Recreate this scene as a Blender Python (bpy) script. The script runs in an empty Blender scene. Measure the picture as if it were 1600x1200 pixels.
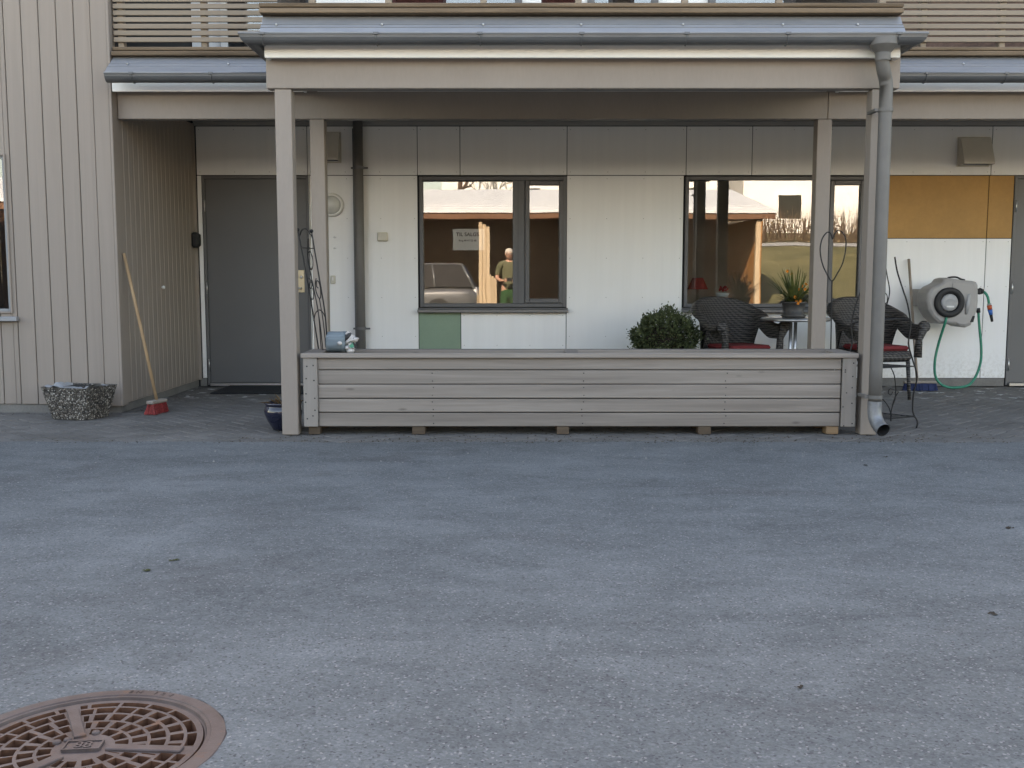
import bpy, bmesh, math, random
from mathutils import Vector, Matrix, Euler
random.seed(11)
R = math.radians
sc = bpy.context.scene
col = sc.collection

# ------------------------------------------------------------------ camera, sky, sun, exposure
FPX, HZ, CH = 1600.0, 436.0, 1.09          # focal length and horizon in photo pixels, eye height
PITCH = math.atan((600 - HZ) / FPX)
cam_d = bpy.data.cameras.new('camera'); cam = bpy.data.objects.new('camera', cam_d); col.objects.link(cam)
cam_d.sensor_width = 36; cam_d.lens = 36 * FPX / 1600; cam_d.clip_start = 0.03; cam_d.clip_end = 3000
cam.location = (0, 0, CH); cam.rotation_euler = (math.pi / 2 - PITCH, 0, 0)
sc.camera = cam
SUN_EL, SUN_AZ = R(32), R(-20)             # azimuth measured from +Y towards +X
world = bpy.data.worlds.new('World'); sc.world = world; world.use_nodes = True
wn = world.node_tree
sky = wn.nodes.new('ShaderNodeTexSky'); sky.sky_type = 'NISHITA'; sky.sun_disc = False
sky.sun_elevation = SUN_EL; sky.sun_rotation = SUN_AZ; sky.air_density = 1.0; sky.dust_density = 1.3; sky.ozone_density = 0.3
wn.nodes['Background'].inputs['Strength'].default_value = 0.14
wn.links.new(sky.outputs[0], wn.nodes['Background'].inputs['Color'])
sun_d = bpy.data.lights.new('sun', 'SUN'); sun = bpy.data.objects.new('sun', sun_d); col.objects.link(sun)
sun_d.energy = 5.0; sun_d.angle = R(0.5); sun_d.color = (1.0, 0.985, 0.96)
SUNV = Vector((math.sin(SUN_AZ) * math.cos(SUN_EL), math.cos(SUN_AZ) * math.cos(SUN_EL), math.sin(SUN_EL)))
sun.rotation_euler = SUNV.to_track_quat('Z', 'Y').to_euler(); sun.location = SUNV * 60
vs = sc.view_settings
vs.view_transform = 'Standard'; vs.look = 'None'; vs.exposure = 2.5; vs.gamma = 1.0; vs.use_curve_mapping = False
vs.use_white_balance = True; vs.white_balance_temperature = 8700; vs.white_balance_tint = 15   # the camera's daylight-shade setting
sc.render.engine = 'CYCLES'
cy = sc.cycles
cy.max_bounces = 10; cy.diffuse_bounces = 6; cy.glossy_bounces = 4; cy.transparent_max_bounces = 12; cy.transmission_bounces = 4
cy.use_denoising = True; cy.sample_clamp_indirect = 8; cy.caustics_reflective = False; cy.caustics_refractive = False

# ------------------------------------------------------------------ measuring helpers (metres from photo measurements at a known depth)
_c, _s = math.cos(PITCH), math.sin(PITCH)
def at(px, py, Y):
    dx = (px - 800) / FPX; dy = (600 - py) / FPX
    f = _c + dy * _s; u = -_s + dy * _c; t = Y / f
    return Vector((dx * t, Y, CH + u * t))
def gd(px, py, z=0.0):
    dx = (px - 800) / FPX; dy = (600 - py) / FPX
    f = _c + dy * _s; u = -_s + dy * _c; t = (z - CH) / u
    return Vector((dx * t, f * t, z))
def ax(px, py, Y): return at(px, py, Y).x
def az(py, Y, px=800): return at(px, py, Y).z

# ------------------------------------------------------------------ mesh helpers
class MB:
    def __init__(s): s.v = []; s.f = []; s.sm = []
    def add(s, vs, fs, smooth=False):
        o = len(s.v); s.v += [tuple(p) for p in vs]
        for f in fs: s.f.append(tuple(i + o for i in f)); s.sm.append(smooth)
        return s
    def box(s, x0, x1, y0, y1, z0, z1, b=0.0, M=None):
        if x0 > x1: x0, x1 = x1, x0
        if y0 > y1: y0, y1 = y1, y0
        if z0 > z1: z0, z1 = z1, z0
        lo = (x0, y0, z0); hi = (x1, y1, z1)
        if b <= 0:
            vs = [(x, y, z) for x in (x0, x1) for y in (y0, y1) for z in (z0, z1)]
            fs = [(0, 1, 3, 2), (4, 6, 7, 5), (0, 4, 5, 1), (2, 3, 7, 6), (0, 2, 6, 4), (1, 5, 7, 3)]
        else:
            b = min(b, (x1 - x0) * .45, (y1 - y0) * .45, (z1 - z0) * .45)
            vs = []; idx = {}
            for i in (0, 1):
                for j in (0, 1):
                    for k in (0, 1):
                        sg = (i, j, k)
                        for a in range(3):
                            p = []
                            for q in range(3):
                                e = hi[q] if sg[q] else lo[q]
                                if q != a: e += -b if sg[q] else b
                                p.append(e)
                            idx[(sg, a)] = len(vs); vs.append(tuple(p))
            fs = []
            def mk(a, va, b_, vb, c_, vc):
                d = [0, 0, 0]; d[a] = va; d[b_] = vb; d[c_] = vc; return tuple(d)
            for a in range(3):
                b_, c_ = [(1, 2), (0, 2), (0, 1)][a]
                for va in (0, 1):
                    fs.append(tuple(idx[(mk(a, va, b_, q, c_, w), a)] for q, w in ((0, 0), (1, 0), (1, 1), (0, 1))))
                for vb in (0, 1):
                    for vc in (0, 1):
                        fs.append((idx[(mk(a, 0, b_, vb, c_, vc), b_)], idx[(mk(a, 1, b_, vb, c_, vc), b_)],
                                   idx[(mk(a, 1, b_, vb, c_, vc), c_)], idx[(mk(a, 0, b_, vb, c_, vc), c_)]))
            for i in (0, 1):
                for j in (0, 1):
                    for k in (0, 1): fs.append(tuple(idx[((i, j, k), a)] for a in range(3)))
        if M is not None: vs = [tuple(M @ Vector(p)) for p in vs]
        return s.add(vs, fs)
    def tube(s, pts, r, n=8, closed=False, cap=True, smooth=True):
        pts = [Vector(p) for p in pts]; m = len(pts)
        rs = r if isinstance(r, (list, tuple)) else [r] * m
        vs = []; N = None
        for i in range(m):
            if closed: T = pts[(i + 1) % m] - pts[i - 1]
            else: T = pts[min(i + 1, m - 1)] - pts[max(i - 1, 0)]
            T = T.normalized() if T.length > 1e-9 else Vector((0, 0, 1))
            if N is None:
                N = T.cross(Vector((0, 0, 1)) if abs(T.z) < .9 else Vector((1, 0, 0))).normalized()
            else:
                N = N - T * N.dot(T)
                N = N.normalized() if N.length > 1e-6 else T.orthogonal().normalized()
            B = T.cross(N)
            for k in range(n):
                a = 2 * math.pi * k / n
                vs.append(pts[i] + (N * math.cos(a) + B * math.sin(a)) * rs[i])
        fs = []
        for i in range(m if closed else m - 1):
            j = (i + 1) % m
            for k in range(n):
                fs.append((i * n + k, i * n + (k + 1) % n, j * n + (k + 1) % n, j * n + k))
        s.add(vs, fs, smooth)
        if cap and not closed:
            s.add([vs[k] for k in range(n)], [tuple(range(n))]); s.add([vs[(m - 1) * n + k] for k in range(n)], [tuple(range(n))])
        return s
    def lathe(s, prof, c=(0, 0, 0), n=24, smooth=True, axis='z', M=None):
        vs = []; c = Vector(c)
        for r, z in prof:
            for k in range(n):
                a = 2 * math.pi * k / n
                if axis == 'z': p = Vector((r * math.cos(a), r * math.sin(a), z))
                elif axis == 'y': p = Vector((r * math.cos(a), z, r * math.sin(a)))
                else: p = Vector((z, r * math.cos(a), r * math.sin(a)))
                vs.append((M @ p if M is not None else p) + c)
        fs = []
        for i in range(len(prof) - 1):
            for k in range(n): fs.append((i * n + k, i * n + (k + 1) % n, (i + 1) * n + (k + 1) % n, (i + 1) * n + k))
        return s.add(vs, fs, smooth)
    def prism(s, poly, ext):
        ext = Vector(ext); n = len(poly); a = [Vector(p) for p in poly]; b = [p + ext for p in a]
        return s.add(a + b, [tuple(range(n)), tuple(range(2 * n - 1, n - 1, -1))] + [(i, (i + 1) % n, n + (i + 1) % n, n + i) for i in range(n)])
    def ball(s, c, rx, ry=None, rz=None, n=14, m=9, M=None):
        ry = ry or rx; rz = rz or rx; c = Vector(c); vs = []
        for i in range(m + 1):
            t = math.pi * i / m
            for k in range(n):
                a = 2 * math.pi * k / n
                p = Vector((rx * math.sin(t) * math.cos(a), ry * math.sin(t) * math.sin(a), rz * math.cos(t)))
                vs.append((M @ p if M is not None else p) + c)
        fs = [(i * n + k, i * n + (k + 1) % n, (i + 1) * n + (k + 1) % n, (i + 1) * n + k) for i in range(m) for k in range(n)]
        return s.add(vs, fs, True)
    def grid(s, fn, nu, nv, smooth=True, closed_u=False):
        vs = [fn(i / nu, j / nv) for i in range(nu + (0 if closed_u else 1)) for j in range(nv + 1)]
        w = nv + 1; cu = nu
        fs = []
        for i in range(nu):
            i2 = (i + 1) % nu if closed_u else i + 1
            for j in range(nv): fs.append((i * w + j, i2 * w + j, i2 * w + j + 1, i * w + j + 1))
        return s.add(vs, fs, smooth)

# parts made of pieces too small to pick apart
STUFF = {'screw_heads', 'nail_heads', 'leaves', 'foliage', 'bristles', 'twigs', 'withered_leaves', 'flowers'}
def mesh_of(name, mb, mat, recalc=True, origin=None):
    me = bpy.data.meshes.new(name)
    vs = mb.v if origin is None else [(p[0] - origin[0], p[1] - origin[1], p[2] - origin[2]) for p in mb.v]
    me.from_pydata(vs, [], mb.f)
    me.polygons.foreach_set('use_smooth', mb.sm)
    if recalc and len(mb.f) < 60000:
        bm = bmesh.new(); bm.from_mesh(me); bmesh.ops.remove_doubles(bm, verts=bm.verts, dist=1e-6)
        bmesh.ops.recalc_face_normals(bm, faces=bm.faces); bm.to_mesh(me); bm.free()
    if mat is not None: me.materials.append(mat)
    me.update()
    return me
def hook(o, parent):
    o.parent = parent
    w = Matrix.Translation(parent.location) if parent.parent is None else None
    p = parent; M = Matrix.Identity(4)
    chain = []
    while p is not None: chain.append(p); p = p.parent
    for q in reversed(chain): M = M @ q.matrix_parent_inverse @ Matrix.LocRotScale(q.location, q.rotation_euler, q.scale)
    o.matrix_parent_inverse = M.inverted()
def obj(name, mb, mat, parent=None, kind=None, recalc=True, origin=None, label=None):
    me = mb if isinstance(mb, bpy.types.Mesh) else mesh_of(name, mb, mat, recalc, origin)
    o = bpy.data.objects.new(name, me); col.objects.link(o)
    if origin is not None: o.location = origin
    if parent is not None: hook(o, parent)
    if kind: o['kind'] = kind
    elif name in STUFF: o['kind'] = 'stuff'
    if label: o['label'] = label
    return o
def tag(o, label, cat, group=None, kind=None):
    o['label'] = label; o['category'] = cat
    if group: o['group'] = group
    if kind: o['kind'] = kind
    return o
def thing(name, label, cat, loc=(0, 0, 0), group=None):
    o = bpy.data.objects.new(name, None); col.objects.link(o); o.location = loc; o.empty_display_size = .1
    return tag(o, label, cat, group)
def struct(name, mb, mat, label=None, recalc=True):
    o = obj(name, mb, mat, None, 'structure', recalc)
    if label: o['label'] = label
    return o
def smooth_path(pts, k=6, closed=False):
    P = [Vector(p) for p in pts]; n = len(P); out = []
    for i in range(n if closed else n - 1):
        p0 = P[(i - 1) % n] if closed or i > 0 else P[0] * 2 - P[1]
        p1 = P[i]; p2 = P[(i + 1) % n]
        p3 = P[(i + 2) % n] if closed or i + 2 < n else P[-1] * 2 - P[-2]
        for q in range(k):
            t = q / k
            out.append(.5 * ((2 * p1) + (p2 - p0) * t + (2 * p0 - 5 * p1 + 4 * p2 - p3) * t * t + (3 * p1 - p0 - 3 * p2 + p3) * t ** 3))
    if not closed: out.append(P[-1])
    return out
def text_mesh(body, size, depth, M, mat, name='lettering'):
    cu = bpy.data.curves.new('t', 'FONT'); cu.body = body; cu.size = size; cu.extrude = depth; cu.align_x = 'CENTER'; cu.align_y = "CENTER"; cu.offset = size * .012
    t = bpy.data.objects.new('t', cu); col.objects.link(t)
    bpy.context.view_layer.update()
    me = bpy.data.meshes.new_from_object(t.evaluated_get(bpy.context.evaluated_depsgraph_get()))
    me.transform(M); me.name = name
    bpy.data.objects.remove(t); bpy.data.curves.remove(cu)
    me.materials.clear(); me.materials.append(mat)
    return me

# ------------------------------------------------------------------ materials
def new_mat(name):
    m = bpy.data.materials.new(name); m.use_nodes = True
    nt = m.node_tree; b = nt.nodes['Principled BSDF']
    return m, nt, b
def N(nt, t, **kw):
    n = nt.nodes.new(t)
    for k, v in kw.items(): setattr(n, k, v)
    return n
def mixc(nt, fac, a, b, mode='MIX'):
    n = N(nt, 'ShaderNodeMix', data_type='RGBA', blend_type=mode)
    for sock, val in ((n.inputs[0], fac), (n.inputs[6], a), (n.inputs[7], b)):
        if hasattr(val, 'is_output'): nt.links.new(val, sock)
        elif isinstance(val, (int, float)): sock.default_value = val if sock.type == 'VALUE' else (val, val, val, 1)
        else: sock.default_value = (*val, 1)
    return n.outputs[2]
def ramp(nt, src, stops):
    r = N(nt, 'ShaderNodeValToRGB'); e = r.color_ramp.elements
    e[0].position = stops[0][0]; e[1].position = stops[-1][0]
    for q in stops[1:-1]: e.new(q[0])
    for el, q in zip(sorted(e, key=lambda x: x.position), stops):
        v = q[1]; el.color = (v, v, v, 1) if isinstance(v, (int, float)) else (*v, 1)
    nt.links.new(src, r.inputs[0]); return r.outputs[0]
def coords(nt, scale=(1, 1, 1), src='Object'):
    tc = N(nt, 'ShaderNodeTexCoord'); mp = N(nt, 'ShaderNodeMapping')
    mp.inputs['Scale'].default_value = scale; nt.links.new(tc.outputs[src], mp.inputs[0]); return mp.outputs[0]
def noise(nt, vec, scale, detail=4, rough=.55, dist=0):
    n = N(nt, 'ShaderNodeTexNoise'); n.inputs['Scale'].default_value = scale; n.inputs['Detail'].default_value = detail
    n.inputs['Roughness'].default_value = rough; n.inputs['Distortion'].default_value = dist
    nt.links.new(vec, n.inputs['Vector']); return n.outputs['Fac']
def bump(nt, b, h, strength, dist):
    n = N(nt, 'ShaderNodeBump'); n.inputs['Strength'].default_value = strength; n.inputs['Distance'].default_value = dist
    nt.links.new(h, n.inputs['Height']); nt.links.new(n.outputs[0], b.inputs['Normal']); return n
def sh(c, k): return tuple(max(0, min(1, x * k)) for x in c)
def M(name, c, rough=.6, var=.12, scale=6, stretch=(1, 1, 1), rnd=0.0, metal=0.0, spec=.4, bst=0.0, bsc=80, bdist=.002, c2=None, fine=0.0, fsc=60):
    m, nt, b = new_mat(name)
    v = coords(nt, stretch)
    fac = ramp(nt, noise(nt, v, scale), ((.3, 0.0), (.7, 1.0)))
    colr = mixc(nt, fac, sh(c, 1 - var), c2 if c2 else sh(c, 1 + var))
    if fine:
        f2 = ramp(nt, noise(nt, v, fsc, 6, .7), ((.35, 1 - fine), (.65, 1 + fine * .4)))
        colr = mixc(nt, 1.0, colr, f2, 'MULTIPLY')
    if rnd:
        oi = N(nt, 'ShaderNodeObjectInfo')
        mm = N(nt, 'ShaderNodeMapRange'); mm.inputs[3].default_value = 1 - rnd; mm.inputs[4].default_value = 1 + rnd
        nt.links.new(oi.outputs['Random'], mm.inputs[0])
        vm = N(nt, 'ShaderNodeVectorMath', operation='SCALE'); nt.links.new(colr, vm.inputs[0]); nt.links.new(mm.outputs[0], vm.inputs['Scale'])
        colr = vm.outputs[0]
    nt.links.new(colr, b.inputs['Base Color'])
    b.inputs['Roughness'].default_value = rough; b.inputs['Metallic'].default_value = metal; b.inputs['Specular IOR Level'].default_value = spec
    if bst: bump(nt, b, noise(nt, v, bsc, 5, .6), bst, bdist)
    return m
def glass_mat(name, refl=2.7, wave=.0005, wsc=1.4, tint=(1, 1, 1)):
    m = bpy.data.materials.new(name); m.use_nodes = True; nt = m.node_tree; nt.nodes.clear()
    out = N(nt, 'ShaderNodeOutputMaterial'); tr = N(nt, 'ShaderNodeBsdfTransparent'); gl = N(nt, 'ShaderNodeBsdfGlossy')
    tr.inputs[0].default_value = (*tint, 1); gl.inputs['Roughness'].default_value = 0.0
    fr = N(nt, 'ShaderNodeFresnel'); fr.inputs[0].default_value = 1.5
    mu = N(nt, 'ShaderNodeMath', operation='MULTIPLY', use_clamp=True); mu.inputs[1].default_value = refl
    mx = N(nt, 'ShaderNodeMixShader'); nt.links.new(fr.outputs[0], mu.inputs[0]); nt.links.new(mu.outputs[0], mx.inputs[0])
    nt.links.new(tr.outputs[0], mx.inputs[1]); nt.links.new(gl.outputs[0], mx.inputs[2]); nt.links.new(mx.outputs[0], out.inputs[0])
    if wave:
        v = coords(nt); bp = N(nt, 'ShaderNodeBump'); bp.inputs['Strength'].default_value = 1; bp.inputs['Distance'].default_value = wave
        nt.links.new(noise(nt, v, wsc, 2, .4), bp.inputs['Height']); nt.links.new(bp.outputs[0], gl.inputs['Normal'])
    return m

def asphalt_mat():
    m, nt, b = new_mat('asphalt')
    v = coords(nt); vb = coords(nt, (.6, 1, 1))
    big = noise(nt, vb, .75, 9, .68, .8)
    med = noise(nt, vb, 4.2, 8, .72, .5)
    dust = mixc(nt, .45, big, med)
    base = mixc(nt, ramp(nt, dust, ((.39, 0.0), (.50, .45), (.62, 1.0))), (.092, .099, .101), (.188, .201, .203))
    # fine dust lying in the surface pores, broken up at centimetre scale
    fd = ramp(nt, noise(nt, v, 38, 6, .75), ((.42, 0.0), (.66, .55)))
    base = mixc(nt, fd, base, (.190, .198, .198))
    wear = ramp(nt, noise(nt, vb, 1.1, 7, .7, .5), ((.55, 0.0), (.70, .8)))
    base = mixc(nt, wear, base, (.098, .095, .094))
    vo = N(nt, 'ShaderNodeTexVoronoi'); vo.inputs['Scale'].default_value = 165; nt.links.new(v, vo.inputs['Vector'])
    sep = N(nt, 'ShaderNodeSeparateColor'); nt.links.new(vo.outputs['Color'], sep.inputs[0])
    base = mixc(nt, 1.0, base, ramp(nt, sep.outputs[0], ((0.0, .66), (.5, .80), (.9, .90), (1.0, 1.0))), 'MULTIPLY')
    base = mixc(nt, ramp(nt, sep.outputs[1], ((.955, 0.0), (.985, .6))), base, (.30, .29, .28))
    base = mixc(nt, ramp(nt, sep.outputs[2], ((.93, 0.0), (.97, .7))), base, (.045, .045, .047))
    sc_ = N(nt, 'ShaderNodeVectorMath', operation='SCALE'); sc_.inputs['Scale'].default_value = 1.13
    nt.links.new(base, sc_.inputs[0]); nt.links.new(sc_.outputs[0], b.inputs['Base Color'])
    b.inputs['Roughness'].default_value = .88; b.inputs['Specular IOR Level'].default_value = .3
    hh = N(nt, 'ShaderNodeMath', operation='ADD'); nt.links.new(vo.outputs['Distance'], hh.inputs[0]); nt.links.new(noise(nt, v, 260, 4, .7), hh.inputs[1])
    bump(nt, b, hh.outputs[0], .55, .0035)
    return m
def panel_mat(name, c):
    """smooth fibre-cement panel with rain streaks and splashed dirt along its foot"""
    m, nt, b = new_mat(name)
    geo = N(nt, 'ShaderNodeNewGeometry'); v = geo.outputs['Position']
    mp = N(nt, 'ShaderNodeMapping'); mp.inputs['Scale'].default_value = (9, 1, .35); nt.links.new(v, mp.inputs[0])
    c0 = mixc(nt, ramp(nt, noise(nt, mp.outputs[0], 1.5, 5, .6), ((.35, 0.), (.7, 1.))), c, sh(c, .955))
    c0 = mixc(nt, ramp(nt, noise(nt, v, 1.3, 4, .6), ((.4, 0.), (.75, .5))), c0, sh(c, .93))
    sx = N(nt, 'ShaderNodeSeparateXYZ'); nt.links.new(v, sx.inputs[0])
    foot = N(nt, 'ShaderNodeMapRange'); foot.inputs[1].default_value = .42; foot.inputs[2].default_value = .06; nt.links.new(sx.outputs['Z'], foot.inputs[0])
    sp = ramp(nt, noise(nt, v, 26, 6, .75), ((.44, 0.), (.62, .55)))
    mu = N(nt, 'ShaderNodeMath', operation='MULTIPLY'); nt.links.new(sp, mu.inputs[0]); nt.links.new(foot.outputs[0], mu.inputs[1])
    c0 = mixc(nt, mu.outputs[0], c0, sh((c[0], c[1] * .95, c[2] * .86), .62))
    oi = N(nt, 'ShaderNodeObjectInfo'); mm = N(nt, 'ShaderNodeMapRange'); mm.inputs[3].default_value = .975; mm.inputs[4].default_value = 1.02
    nt.links.new(oi.outputs['Random'], mm.inputs[0])
    vm = N(nt, 'ShaderNodeVectorMath', operation='SCALE'); nt.links.new(c0, vm.inputs[0]); nt.links.new(mm.outputs[0], vm.inputs['Scale'])
    nt.links.new(vm.outputs[0], b.inputs['Base Color']); b.inputs['Roughness'].default_value = .5; b.inputs['Specular IOR Level'].default_value = .35
    bump(nt, b, noise(nt, v, 3.0, 3, .5), .15, .004)
    return m
def paver_mat(name='paver', rnd=.14):
    m, nt, b = new_mat(name)
    geo = N(nt, 'ShaderNodeNewGeometry'); v = geo.outputs['Position']
    base = mixc(nt, ramp(nt, noise(nt, v, 2.2, 4, .6), ((.35, 0.), (.65, 1.))), (.128, .120, .110), (.178, .168, .156))
    if rnd:
        oi = N(nt, 'ShaderNodeObjectInfo')
        mm = N(nt, 'ShaderNodeMapRange'); mm.inputs[3].default_value = 1 - rnd; mm.inputs[4].default_value = 1 + rnd
        nt.links.new(oi.outputs['Random'], mm.inputs[0])
        vm = N(nt, 'ShaderNodeVectorMath', operation='SCALE'); nt.links.new(base, vm.inputs[0]); nt.links.new(mm.outputs[0], vm.inputs['Scale']); base = vm.outputs[0]
    gr = ramp(nt, noise(nt, v, 150, 4, .7), ((.3, .72), (.7, 1.0)))
    base = mixc(nt, 1., base, gr, 'MULTIPLY')
    # pale lime residue lying on the stones near the back wall
    sx = N(nt, 'ShaderNodeSeparateXYZ'); nt.links.new(v, sx.inputs[0])
    near = N(nt, 'ShaderNodeMapRange'); near.inputs[1].default_value = 8.9; near.inputs[2].default_value = 9.7; nt.links.new(sx.outputs['Y'], near.inputs[0])
    msk = ramp(nt, noise(nt, v, 7.5, 3, .5, .4), ((.585, 0.), (.63, 1.)))
    mu = N(nt, 'ShaderNodeMath', operation='MULTIPLY'); nt.links.new(msk, mu.inputs[0]); nt.links.new(near.outputs[0], mu.inputs[1])
    base = mixc(nt, mu.outputs[0], base, (.42, .42, .41))
    nt.links.new(base, b.inputs['Base Color']); b.inputs['Roughness'].default_value = .85
    bump(nt, b, noise(nt, v, 190, 4, .7), .4, .003)
    return m
def aggregate_mat():
    m, nt, b = new_mat('exposed_aggregate')
    v = coords(nt)
    vo = N(nt, 'ShaderNodeTexVoronoi'); vo.inputs['Scale'].default_value = 88; nt.links.new(v, vo.inputs['Vector'])
    sep = N(nt, 'ShaderNodeSeparateColor'); nt.links.new(vo.outputs['Color'], sep.inputs[0])
    c = ramp(nt, sep.outputs[0], ((0., (.03, .028, .025)), (.3, (.10, .085, .07)), (.55, (.19, .16, .13)), (.75, (.31, .28, .24)), (1., (.66, .62, .56))))
    edge = ramp(nt, vo.outputs['Distance'], ((.25, 1.), (.55, .35)))
    c = mixc(nt, 1., c, edge, 'MULTIPLY')
    nt.links.new(c, b.inputs['Base Color']); b.inputs['Roughness'].default_value = .6
    inv = N(nt, 'ShaderNodeMath', operation='SUBTRACT'); inv.inputs[0].default_value = 1; nt.links.new(vo.outputs['Distance'], inv.inputs[1])
    bump(nt, b, inv.outputs[0], .9, .012)
    return m
def wood_mat(name, c_lo, c_hi, axis=0, rough=.75, rnd=.06, knots=True, grain=26):
    m, nt, b = new_mat(name)
    s = [grain, grain, grain]; s[axis] = grain * .035
    v = coords(nt, tuple(s))
    oi = N(nt, 'ShaderNodeObjectInfo')
    vm0 = N(nt, 'ShaderNodeVectorMath', operation='ADD'); cx = N(nt, 'ShaderNodeCombineXYZ')
    k = N(nt, 'ShaderNodeMath', operation='MULTIPLY'); k.inputs[1].default_value = 40; nt.links.new(oi.outputs['Random'], k.inputs[0])
    for q in range(3): nt.links.new(k.outputs[0], cx.inputs[q])
    nt.links.new(v, vm0.inputs[0]); nt.links.new(cx.outputs[0], vm0.inputs[1])
    g = noise(nt, vm0.outputs[0], 1.0, 6, .65, .6)
    c = mixc(nt, ramp(nt, g, ((.3, 0.), (.7, 1.))), c_lo, c_hi)
    if knots:
        s2 = [7, 7, 7]; s2[axis] = 2.2
        vo = N(nt, 'ShaderNodeTexVoronoi'); vo.inputs['Scale'].default_value = 1; nt.links.new(coords(nt, tuple(s2)), vo.inputs['Vector'])
        kf = ramp(nt, vo.outputs['Distance'], ((.03, .7), (.085, 0.)))
        c = mixc(nt, kf, c, sh(c_lo, .6))
    mm = N(nt, 'ShaderNodeMapRange'); mm.inputs[3].default_value = 1 - rnd; mm.inputs[4].default_value = 1 + rnd
    nt.links.new(oi.outputs['Random'], mm.inputs[0])
    vm = N(nt, 'ShaderNodeVectorMath', operation='SCALE'); nt.links.new(c, vm.inputs[0]); nt.links.new(mm.outputs[0], vm.inputs['Scale'])
    nt.links.new(vm.outputs[0], b.inputs['Base Color']); b.inputs['Roughness'].default_value = rough; b.inputs['Specular IOR Level'].default_value = .3
    bump(nt, b, g, .3, .002)
    return m
def iron_mat():
    m, nt, b = new_mat('cast_iron')
    v = coords(nt)
    c = mixc(nt, ramp(nt, noise(nt, v, 9, 5, .65), ((.35, 0.), (.65, 1.))), (.088, .062, .056), (.128, .100, .094))
    c = mixc(nt, ramp(nt, noise(nt, v, 22, 4, .6), ((.58, 0.), (.72, .8))), c, (.17, .085, .05))
    nt.links.new(c, b.inputs['Base Color']); b.inputs['Roughness'].default_value = .55; b.inputs['Metallic'].default_value = .25
    bump(nt, b, noise(nt, v, 160, 4, .7), .5, .002)
    return m
def wicker_mat(name='wicker', c=(.030, .027, .025)):
    m, nt, b = new_mat(name)
    v = coords(nt)
    w1 = N(nt, 'ShaderNodeTexWave', wave_type='BANDS', bands_direction='Z'); w1.inputs['Scale'].default_value = 15; w1.inputs['Distortion'].default_value = 2.5; w1.inputs['Detail'].default_value = 2; w1.inputs['Detail Scale'].default_value = 3
    nt.links.new(v, w1.inputs['Vector'])
    w2 = N(nt, 'ShaderNodeTexWave', wave_type='BANDS', bands_direction='DIAGONAL'); w2.inputs['Scale'].default_value = 12; w2.inputs['Distortion'].default_value = 1.2
    nt.links.new(v, w2.inputs['Vector'])
    h = mixc(nt, .4, w1.outputs['Fac'], w2.outputs['Fac'])
    cc = mixc(nt, ramp(nt, h, ((.25, 0.), (.75, 1.))), sh(c, .25), sh(c, 2.8))
    nt.links.new(cc, b.inputs['Base Color']); b.inputs['Roughness'].default_value = .5
    bump(nt, b, h, .9, .006)
    return m

BEIGE = (.296, .250, .215)
m_asphalt = asphalt_mat(); m_paver = paver_mat(); m_paverfield = paver_mat('paver_mass', 0)
m_sand = M('jointing_sand', (.115, .108, .098), .95, .15, 4, fine=.3, fsc=120)
m_paint = M('beige_paint', BEIGE, .62, .045, 3, (1, 1, .25), rnd=.03, bst=.12, bsc=60, fine=.04)
m_boardpaint = wood_mat('painted_board', sh(BEIGE, .94), sh(BEIGE, 1.04), 2, .65, .025, False, 18)
m_white = panel_mat('white_panel', (.85, .845, .83))
m_ochre = M('ochre_panel', (.40, .205, .05), .5, .08, 3, rnd=.04, fine=.06, fsc=25)
m_green = M('green_panel', (.21, .30, .215), .5, .05, 2, fine=.04)
m_black = M('dark_gap', (.02, .02, .02), .9, .1)
m_trimgrey = M('trim_grey_paint', (.30, .29, .27), .6, .05)
m_door = M('grey_door_paint', (.125, .124, .123), .5, .05, 1.2, rnd=.02, spec=.45)
m_frame = M('grey_window_frame', (.115, .115, .118), .45, .05, 3)
m_sill = M('grey_metal_sill', (.19, .185, .18), .4, .05, 3, metal=.3)
m_fascia = M('white_fascia_paint', (.88, .86, .82), .5, .03, 3, (.4, 1, 4), fine=.04)
m_zinc = M('galvanised_flashing', (.30, .31, .33), .42, .08, 3, (.5, 1, 4), metal=.35, fine=.08, fsc=18)
m_gutter = M('dark_zinc_gutter', (.14, .145, .15), .45, .12, 3, (.4, 1, 3), metal=.4, fine=.1, fsc=12)
m_pipe = M('grey_drain_pipe', (.145, .137, .127), .5, .08, 2, metal=.0, fine=.06, fsc=14)
m_galv = M('worn_pipe_elbow', (.16, .158, .155), .38, .1, 14, metal=.25, c2=(.26, .275, .29))
m_deck = wood_mat('weathered_deck_timber', (.10, .070, .045), (.26, .19, .13), 0, .85, .12)
m_slat = wood_mat('beige_railing_slat', (.255, .205, .155), (.32, .262, .205), 0, .7, .05, False, 14)
m_soffit = M('soffit_paint', (.66, .63, .58), .6, .05, 2)
m_concrete = M('plinth_concrete', (.20, .19, .175), .9, .14, 5, bst=.4, fine=.15)
m_glass = glass_mat('window_glass')
m_brass = M('brass_plate', (.50, .42, .29), .35, .06, 10, metal=.6)
m_steel = M('bright_steel', (.62, .62, .62), .3, .05, 10, metal=.9)
m_blackp = M('black_plastic', (.016, .016, .017), .6, .1, 10)
m_whitep = M('white_plastic', (.72, .71, .68), .4, .03, 10)
m_creamp = M('cream_plastic', (.58, .55, .47), .45, .03, 10)
m_hood = M('beige_vent_metal', (.58, .54, .47), .5, .05, 5)
m_planter = wood_mat('weathered_grey_planter_wood', (.195, .165, .142), (.325, .283, .248), 0, .8, .10, True, 20)
m_planter_v = wood_mat('weathered_grey_corner_wood', (.222, .197, .174), (.31, .277, .248), 2, .78, .04, True, 20)
m_block = wood_mat('raw_timber_block', (.085, .060, .042), (.15, .108, .075), 0, .85, .2, True, 30)
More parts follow.
